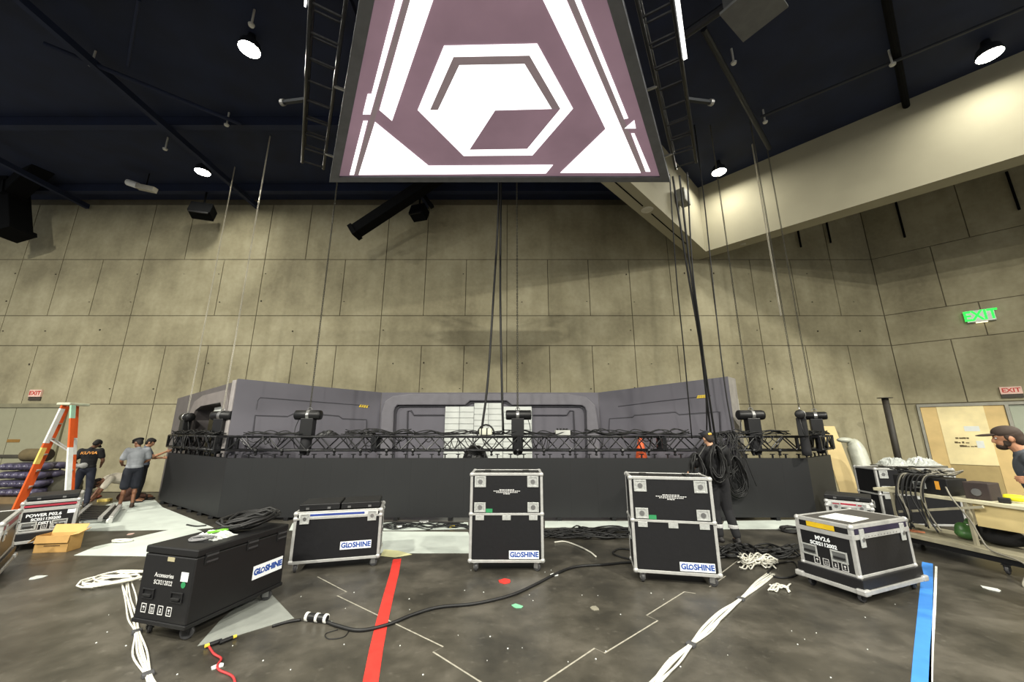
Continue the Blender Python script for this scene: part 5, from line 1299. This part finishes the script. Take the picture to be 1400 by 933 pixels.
q1 = AT(1155, 602, 10.15); MB().ell(q1, (.20, .12, .07), None, 12, 8).build('folded_end', mat('foam_wrap', (196, 198, 184), .35), t, smooth=True)
for i, (x, y, s) in enumerate(((1215, 628, .5), (1252, 625, .55))):
    p = AT(x, y, 9.6); k0 = .75
    t = thing('plastic_heap', ['heap of clear plastic wrap on a crate left of the pipe', 'heap of clear plastic wrap on a crate right of the pipe'][i], 'plastic', (p.x, 9.5, 0))
    MB().bb(-.35, .35, -.25, .25, 0, 1.0).build('crate', mat('crate_grey', (96, 92, 80), .8), t, bevel=.01)
    c_ = crumple('wrap', (0, 0, 1.0), .6, .45, .20, M_plast, None, None, 20+i, n=16); c_.parent = t
# grey draped chair edge behind the man is left as a pale sack by the door
# ================================================================ PEOPLE
def lerp(a, b, t): return Vector(a).lerp(Vector(b), t)
def basis(side, up):
    u = Vector(up).normalized(); s = Vector(side); s = (s-u*s.dot(u)).normalized(); f = u.cross(s); return Matrix((s, f, u)).transposed()
def hand(b, wrist, d, palm_n, side, curl=.5, S=1.0, rf=.0085):
    """palm and five fingers; d points along the hand, palm_n out of the palm, thumb toward side"""
    d = Vector(d).normalized(); n = Vector(palm_n); n = (n-d*n.dot(d)).normalized(); s = Vector(side); s = (s-d*s.dot(d)-n*s.dot(n)).normalized()
    R = Matrix((s, n, d)).transposed(); b.ell(Vector(wrist)+d*.045*S, (.040*S, .016*S, .052*S), R, 12, 8)
    for i, (o, L) in enumerate(((.030, .072), (.010, .080), (-.011, .074), (-.030, .058))):
        p = Vector(wrist)+d*.082*S+s*o*S; a = curl*.7; q = p+(d*math.cos(a)+n*math.sin(a))*L*.5*S; a2 = curl*1.7
        e = q+(d*math.cos(a2)+n*math.sin(a2))*L*.5*S
        cap_(b, p-d*.02*S, q, rf*S*1.08, rf*S, 8); cap_(b, q, e, rf*S, rf*S*.85, 8)
    p = Vector(wrist)+d*.025*S+s*.032*S; q = p+(d*.55+s*.75+n*.25).normalized()*.042*S; e = q+(d*.85+s*.2+n*.3).normalized()*.034*S
    cap_(b, p, q, .012*S, .010*S, 8); cap_(b, q, e, .010*S, .008*S, 8)
def person(label, loc, rz, J, skin, shirt, pants, shoes, hair, S=1.0, sleeve=.55, leg=1.0, cap=None, hands=(), beret=False, vox=.009, loose=.016, tuck=0, socks=None, beard=False):
    root = thing('person', label, 'person', loc, rz)
    V = {k: Vector(v)*S for k, v in J.items()}
    M_s = mat('skin_%d_%d_%d' % skin, skin, .55, var=.05, scale=12)
    side_s = V['shR']-V['shL']; side_h = V['hipR']-V['hipL']; up = V['neck']-V['pelvis']
    Rt = basis(side_s, up); Rh = basis(side_h, V['waist']-V['pelvis']) if (V['waist']-V['pelvis']).length > .01 else Rt
    fwd = Rt @ Vector((0, 1, 0))
    hd = V['head']; hu = (hd-V['neck']); Rhd = basis(J.get('headside', side_s), J.get('headup', hu))
    def H(x, y, z): return hd+Rhd @ (Vector((x, y, z))*S)
    b = MB()
    b.ell(V['pelvis'], (.155*S, .105*S, .12*S), Rh); b.ell(V['waist'], (.135*S, .092*S, .14*S), Rt); b.ell(V['chest'], (.160*S, .112*S, .17*S), Rt)
    cap_(b, lerp(V['shL'], V['chest'], .12), lerp(V['shR'], V['chest'], .12), .058*S, .058*S); b.ell(lerp(V['chest'], V['pelvis'], .35), (.145*S, .10*S, .16*S), Rt)
    cap_(b, V['neck']-hu*.2, hd-hu*.25, .056*S, .050*S)
    b.ell(H(0, -.008, .022), (.076*S, .096*S, .098*S), Rhd, 16, 12); b.ell(H(0, .030, -.045), (.056*S, .062*S, .066*S), Rhd, 14, 10); b.ell(H(0, .056, -.088), (.026*S, .022*S, .022*S), Rhd)
    b.ell(H(0, .092, -.018), (.013*S, .020*S, .026*S), Rhd); b.ell(H(0, .102, -.030), (.015*S, .014*S, .012*S), Rhd); b.ell(H(0, .075, .022), (.055*S, .022*S, .014*S), Rhd)
    b.ell(H(0, .082, -.060), (.026*S, .010*S, .007*S), Rhd); b.ell(H(0, .080, -.072), (.023*S, .010*S, .007*S), Rhd)
    for k in (-1, 1): b.ell(H(k*.077, -.012, -.012), (.010*S, .020*S, .032*S), Rhd)
    for k in 'LR':
        cap_(b, V['sh'+k], V['el'+k], .050*S, .040*S); cap_(b, V['el'+k], V['wr'+k], .039*S, .026*S)
        b.ell(lerp(V['sh'+k], V['el'+k], .45), (.048*S,)*3)
        b.ell(lerp(V['el'+k], V['wr'+k], .28), (.042*S,)*3)
        cap_(b, V['hip'+k], V['kn'+k], .080*S, .054*S); cap_(b, V['kn'+k], V['an'+k], .050*S, .036*S)
        b.ell(lerp(V['kn'+k], V['an'+k], .3)-fwd*.012*S, (.055*S, .055*S, .08*S))
        fd = (V['toe'+k]-V['an'+k]); fd.z = 0 if abs(fd.z) < .12*S else fd.z
        cap_(b, V['an'+k], lerp(V['an'+k], V['toe'+k], .85), .036*S, .026*S)
    for k, d, pn, sd, cu in hands: hand(b, V['wr'+k], d, pn, sd, cu, S)
    solid(b, 'body', M_s, root, vox)
    # eyes and mouth
    for k in (-1, 1):
        e = MB().ell(H(k*.030, .078, .004), (.0115*S, .009*S, .0085*S), Rhd, 10, 6).build('eye', mat('eye_white', (225, 222, 214), .3), root, smooth=True)
        MB().ell(H(k*.030, .0855, .004), (.005*S, .003*S, .005*S), Rhd, 8, 6).build('iris', mat('iris_brown', (50, 34, 24), .3), e)
    MB().ell(H(0, .090, -.066), (.020*S, .004*S, .0022*S), Rhd, 10, 6).build('mouth', mat('mouth_line', (96, 50, 44), .6), root)
    M_h = mat('hair_%d' % sum(hair), hair, .8, var=.2, scale=30)
    b = MB(); b.ell(H(0, -.022, .030 if cap else .040), (.081*S, .094*S, .080*S if cap else .094*S), Rhd, 16, 12); b.ell(H(0, -.060, -.015), (.070*S, .050*S, .075*S), Rhd, 14, 10)
    if not cap: b.ell(H(0, .02, .075), (.075*S, .075*S, .055*S), Rhd, 14, 10)
    for k in (-1, 1): b.ell(H(k*.073, .005, .005), (.010*S, .022*S, .035*S), Rhd)
    solid(b, 'hair', M_h, root, .010, 2)
    if beard:
        b = MB(); b.ell(H(0, .050, -.078), (.047*S, .050*S, .040*S), Rhd, 14, 10)
        for k in (-1, 1): b.ell(H(k*.052, .02, -.045), (.012*S, .03*S, .04*S), Rhd)
        solid(b, 'beard', M_h, root, .009, 2)
    # shirt
    l = loose*S; b = MB()
    b.ell(V['chest'], (.160*S+l, .112*S+l, .17*S+l), Rt, 16, 12); b.ell(lerp(V['chest'], V['pelvis'], .35), (.150*S+l, .108*S+l, .17*S), Rt, 16, 12); b.ell(V['waist'], (.148*S+l, .105*S+l, .15*S), Rt, 16, 12)
    cap_(b, lerp(V['shL'], V['chest'], .12), lerp(V['shR'], V['chest'], .12), .058*S+l, .058*S+l)
    b.ell(lerp(V['waist'], V['pelvis'], .62), (.158*S+l, .116*S+l, .10*S), Rh, 16, 12)
    cap_(b, lerp(V['shL'], V['shR'], .5)+up.normalized()*.0, V['neck']-hu*.12, .075*S, .062*S+l*.3)
    for k in 'LR':
        e = lerp(V['sh'+k], V['el'+k], min(1, sleeve)); cap_(b, V['sh'+k], e, .056*S+l, .052*S+l)
        if sleeve > 1: cap_(b, V['el'+k], lerp(V['el'+k], V['wr'+k], .93), .046*S+l*.8, .034*S+l*.6)
    o = solid(b, 'shirt', mat('shirt_%d_%d_%d' % shirt, shirt, .85, var=.1, scale=10, bump=.25), root, .013)
    # trousers or shorts
    b = MB(); b.ell(V['pelvis'], (.162*S+l, .112*S+l, .13*S), Rh, 16, 12)
    for k in 'LR':
        if leg <= .5:
            cap_(b, V['hip'+k], lerp(V['hip'+k], V['kn'+k], leg*2-.06), .090*S+l, .082*S+l)
        else:
            cap_(b, V['hip'+k], V['kn'+k], .085*S+l, .060*S+l); cap_(b, V['kn'+k], lerp(V['kn'+k], V['an'+k], .92), .060*S+l*.8, .052*S+l*.5)
    solid(b, 'shorts' if leg <= .5 else 'trousers', mat('trousers_%d_%d_%d' % pants, pants, .85, var=.12, scale=10, bump=.25), root, .013)
    for k in 'LR':
        a, t_ = V['an'+k], V['toe'+k]; d = (t_-a).normalized(); b = MB()
        Rs = basis(d.cross(Vector((0, 0, 1))) if abs(d.z) < .9 else side_h, Vector((0, 0, 1)) if abs(d.z) < .9 else fwd)
        base = Vector((a.x, a.y, a.z-.045*S))
        b.ell(base+(Rs @ Vector((0, -.02*S, -.005*S))), (.046*S, .062*S, .045*S), Rs); b.ell(base+(Rs @ Vector((0, .10*S, -.018*S))), (.050*S, .095*S, .030*S), Rs); cap_(b, base, a+Vector((0, 0, .01*S)), .046*S, .044*S)
        sh = solid(b, 'shoe', mat('shoe_%d' % sum(shoes), shoes, .6, var=.1), root, .010, 2)
        if socks: cap_b = MB(); cap_(cap_b, a+(V['kn'+k]-a)*.06, a+(V['kn'+k]-a)*.30, .047*S, .052*S); solid(cap_b, 'sock', mat('sock', socks, .9), root, .010)
    if cap:
        M_c = mat('cap_%d_%d_%d' % cap, cap, .8, var=.08, scale=12); b = MB()
        if beret:
            b.ell(H(0, .0, .085), (.115*S, .130*S, .042*S), Rhd, 18, 10); b.ell(H(0, .0, .06), (.086*S, .102*S, .04*S), Rhd, 18, 10); b.ell(H(0, .115, .062), (.06*S, .05*S, .012*S), Rhd)
            solid(b, 'flat_cap', M_c, root, .009)
        else:
            b.ell(H(0, -.004, .056), (.086*S, .104*S, .070*S), Rhd, 18, 12); solid(b, 'cap_crown', M_c, root, .009)
            b = MB(); b.ell(H(0, .125, .040), (.070*S, .085*S, .013*S), Rhd, 16, 8); solid(b, 'cap_brim', M_c, root, .006, 1)
    return root, V, H, Rhd, Rt
def stand(**k):
    J = dict(pelvis=(0, 0, .96), waist=(0, 0, 1.10), chest=(0, 0, 1.29), neck=(0, -.01, 1.48), head=(0, .03, 1.635), shL=(-.185, -.01, 1.43), shR=(.185, -.01, 1.43),
             hipL=(-.09, 0, .92), hipR=(.09, 0, .92), knL=(-.10, .02, .50), knR=(.10, .02, .50), anL=(-.11, -.02, .085), anR=(.11, -.02, .085), toeL=(-.13, .16, .03), toeR=(.13, .16, .03),
             elL=(-.25, -.04, 1.15), elR=(.25, -.04, 1.15), wrL=(-.26, .06, .91), wrR=(.26, .06, .91))
    J.update(k); return J
dn = (0, .15, -1)
# man in the black lettered T-shirt, seen from behind
r1, V1, H1, R1, Rt1 = person('person in black T-shirt with orange lettering, seen from behind beside the ladder', (-10.52, 9.80, 0), .55,
    stand(head=(.05, .09, 1.60), anL=(-.17, -.02, .085), knL=(-.14, .02, .5), toeL=(-.22, .15, .03), anR=(.16, -.06, .085), knR=(.13, 0, .5), toeR=(.2, .12, .03), elR=(.27, .0, 1.16), wrR=(.20, .20, 1.02), elL=(-.27, -.03, 1.16), wrL=(-.22, .18, 1.02)),
    (112, 78, 58), (20, 20, 24), (32, 36, 50), (24, 24, 26), (26, 22, 20), S=.92, sleeve=.6, cap=(28, 28, 30),
    hands=(('L', (.1, .8, -.3), (1, 0, 0), (0, 0, 1), .5), ('R', (-.1, .8, -.3), (-1, 0, 0), (0, 0, 1), .5)))
bk = V1['chest']+Vector((0, -.13, .08))
text('shirt_lettering', 'KUVIA', .085, mat('print_orange', (222, 150, 70), .7), r1, bk+Vector((0, -.010, 0)), Vector((1, 0, 0)), Vector((0, 0, 1)), sx=1.2, bold=.003, shear=.2)
b = MB(); b.ell(V1['pelvis']+Vector((-.15, -.06, .08)), (.10, .07, .06)); b.ell(V1['pelvis']+Vector((-.04, -.12, .09)), (.08, .05, .07)); solid(b, 'waist_pouch', mat('pouch_grey', (150, 150, 148), .8, var=.15, scale=14), r1, .011)
# man in grey shirt with flat cap
person('person in grey shirt, dark shorts and flat cap standing on the pale sheet', (-9.28, 9.72, 0), .85,
    stand(head=(-.02, .06, 1.62), headside=(.8, .6, 0), elL=(-.27, .02, 1.17), wrL=(-.22, .22, 1.05), elR=(.26, .02, 1.17), wrR=(.14, .22, 1.06), anL=(-.12, .02, .085), anR=(.10, -.08, .085), toeL=(-.15, .2, .03), toeR=(.13, .10, .03)),
    (128, 88, 64), (146, 150, 156), (28, 32, 42), (60, 44, 36), (30, 26, 24), S=.93, sleeve=.7, leg=.48, cap=(26, 26, 26), beret=True,
    hands=(('L', (.5, .8, 0), (0, 0, -1), (1, 0, 0), .6), ('R', (-.5, .8, 0), (0, 0, -1), (-1, 0, 0), .6)), loose=.024)
# man behind him reaching toward the truss
person('person in blue grey shirt reaching an arm toward the left end of the truss', (-9.72, 10.42, 0), -.95,
    stand(head=(0, .05, 1.60), elR=(.20, .20, 1.22), wrR=(.12, .44, 1.34), elL=(-.22, .14, 1.16), wrL=(-.14, .36, 1.16)),
    (176, 128, 98), (96, 104, 118), (20, 20, 24), (28, 26, 26), (26, 22, 20), S=.93, sleeve=.6,
    hands=(('R', (-.1, .9, .3), (-1, 0, 0), (0, 0, 1), .5), ('L', (.2, .9, 0), (1, 0, 0), (0, 0, 1), .8)))
# man kneeling in white
person('person in white shirt kneeling bent over the floor between the standing men', (-10.22, 10.62, 0), 2.45,
    dict(pelvis=(0, -.16, .42), waist=(0, .0, .50), chest=(0, .20, .54), neck=(0, .40, .54), head=(0, .52, .46), headup=(0, .9, -.42), headside=(1, 0, 0),
         shL=(-.185, .34, .55), shR=(.185, .34, .55), hipL=(-.10, -.16, .38), hipR=(.10, -.16, .38), knL=(-.16, .06, .075), knR=(.16, .06, .075), anL=(-.14, -.36, .075), anR=(.14, -.36, .075), toeL=(-.14, -.50, .05), toeR=(.14, -.50, .05),
         elL=(-.26, .46, .32), elR=(.26, .44, .32), wrL=(-.20, .56, .10), wrR=(.16, .56, .10)),
    (120, 80, 58), (214, 206, 190), (70, 44, 34), (40, 36, 34), (34, 26, 22), S=1.08, sleeve=.7,
    hands=(('L', (.2, .9, -.35), (0, -.3, -1), (1, 0, 0), .4), ('R', (-.2, .9, -.35), (0, -.3, -1), (-1, 0, 0), .4)))
t = thing('yellow_tool_box', 'small yellow box on the floor before the kneeling person', 'box', G(143, 686), .3)
MB().bb(-.13, .13, -.06, .06, 0, .06).build('box_body', mat('box_yellow', (232, 206, 110), .6), t, bevel=.006); MB().bb(-.11, .11, -.05, .05, .06, .07).build('box_lid', mat('box_yellow_lid', (238, 222, 150), .6), t)
t = thing('tool_pouch', 'reddish brown tool pouch beside the small yellow box', 'pouch', G(131, 682), .1)
MB().ell((0, 0, .05), (.13, .09, .05), None, 12, 8).build('pouch_body', mat('pouch_brown', (120, 60, 44), .7), t, smooth=True); MB().bb(-.05, .05, -.095, -.085, .03, .07).build('pouch_flap', mat('pouch_brown_dark', (84, 40, 30), .7), t)
# man in black behind the right tall case, facing the truss
r5, V5, H5, R5, Rt5 = person('person in black clothes and cap working among the hanging cable coils', (3.56, 6.92, 0), .08,
    stand(head=(-.06, .04, 1.63), neck=(-.04, 0, 1.48), chest=(-.02, 0, 1.29), anL=(-.06, .0, .085), knL=(-.06, .06, .5), toeL=(-.10, .18, .03), anR=(.17, -.10, .085), knR=(.13, .02, .5), toeR=(.22, .06, .03),
          elL=(-.34, .03, 1.20), wrL=(-.50, .02, 1.02), elR=(.28, .10, 1.22), wrR=(.24, .36, 1.22)),
    (196, 150, 120), (24, 24, 27), (22, 22, 26), (26, 26, 28), (40, 32, 26), S=1.035, sleeve=.95, cap=(34, 36, 44),
    hands=(('L', (-.7, .3, -.3), (0, 0, -1), (0, 1, 0), .8), ('R', (0, .9, .1), (-1, 0, 0), (0, 0, 1), .8)), loose=.024)
MB().ell(H5(0, -.112, .045), (.034, .006, .020), R5, 12, 6).build('cap_emblem', mat('emblem_yellow', (226, 186, 60), .6), r5); MB().ell(H5(0, -.116, .040), (.016, .006, .010), R5, 10, 6).build('emblem_centre', mat('emblem_red', (190, 60, 50), .6), r5)
MB().box(V5['neck']+Vector((.03, -.085, -.05)), (.08, .008, .025)).build('neck_tag', M_label, r5)
for k in 'LR': MB().lathe(lerp(V5['kn'+k], V5['an'+k], .62), [(.075, -.03), (.08, -.02), (.08, .02), (.075, .03)], 14).build('reflective_band', mat('band_pale', (190, 190, 190), .4), r5)
# man at the right frame edge, in profile
r6, V6, H6, R6, Rt6 = person('person in grey T-shirt, khaki shorts and cap with hand on hip at the right edge', (5.65, 4.25, 0), .78,
    stand(pelvis=(0, -.02, .96), waist=(0, -.01, 1.10), chest=(0, .02, 1.29), neck=(0, .07, 1.47), head=(0, .135, 1.605), headup=(0, .1, 1),
          shL=(-.185, .04, 1.41), shR=(.185, .04, 1.41), elL=(-.35, -.16, 1.18), wrL=(-.225, .035, 1.22), elR=(.30, -.20, 1.18), wrR=(.21, -.02, 1.08), knL=(-.10, .03, .5), knR=(.12, .0, .5)),
    (170, 122, 92), (74, 78, 84), (148, 144, 126), (50, 48, 46), (52, 38, 28), S=1.09, sleeve=.62, leg=.46, cap=(58, 46, 38), vox=.008,
    hands=(('L', (.15, .85, -.05), (1, -.1, 0), (0, .2, 1), .3), ('R', (-.25, .75, -.25), (-1, -.3, 0), (0, .3, 1), .35)), beard=True, loose=.022)
wv = lerp(V6['elL'], V6['wrL'], .92); dwv = (V6['wrL']-V6['elL']).normalized()
MB().lathe(wv, [(.034, -.014), (.038, -.012), (.038, .012), (.034, .014)], 14, axis=dwv).build('wrist_watch', M_black, r6)
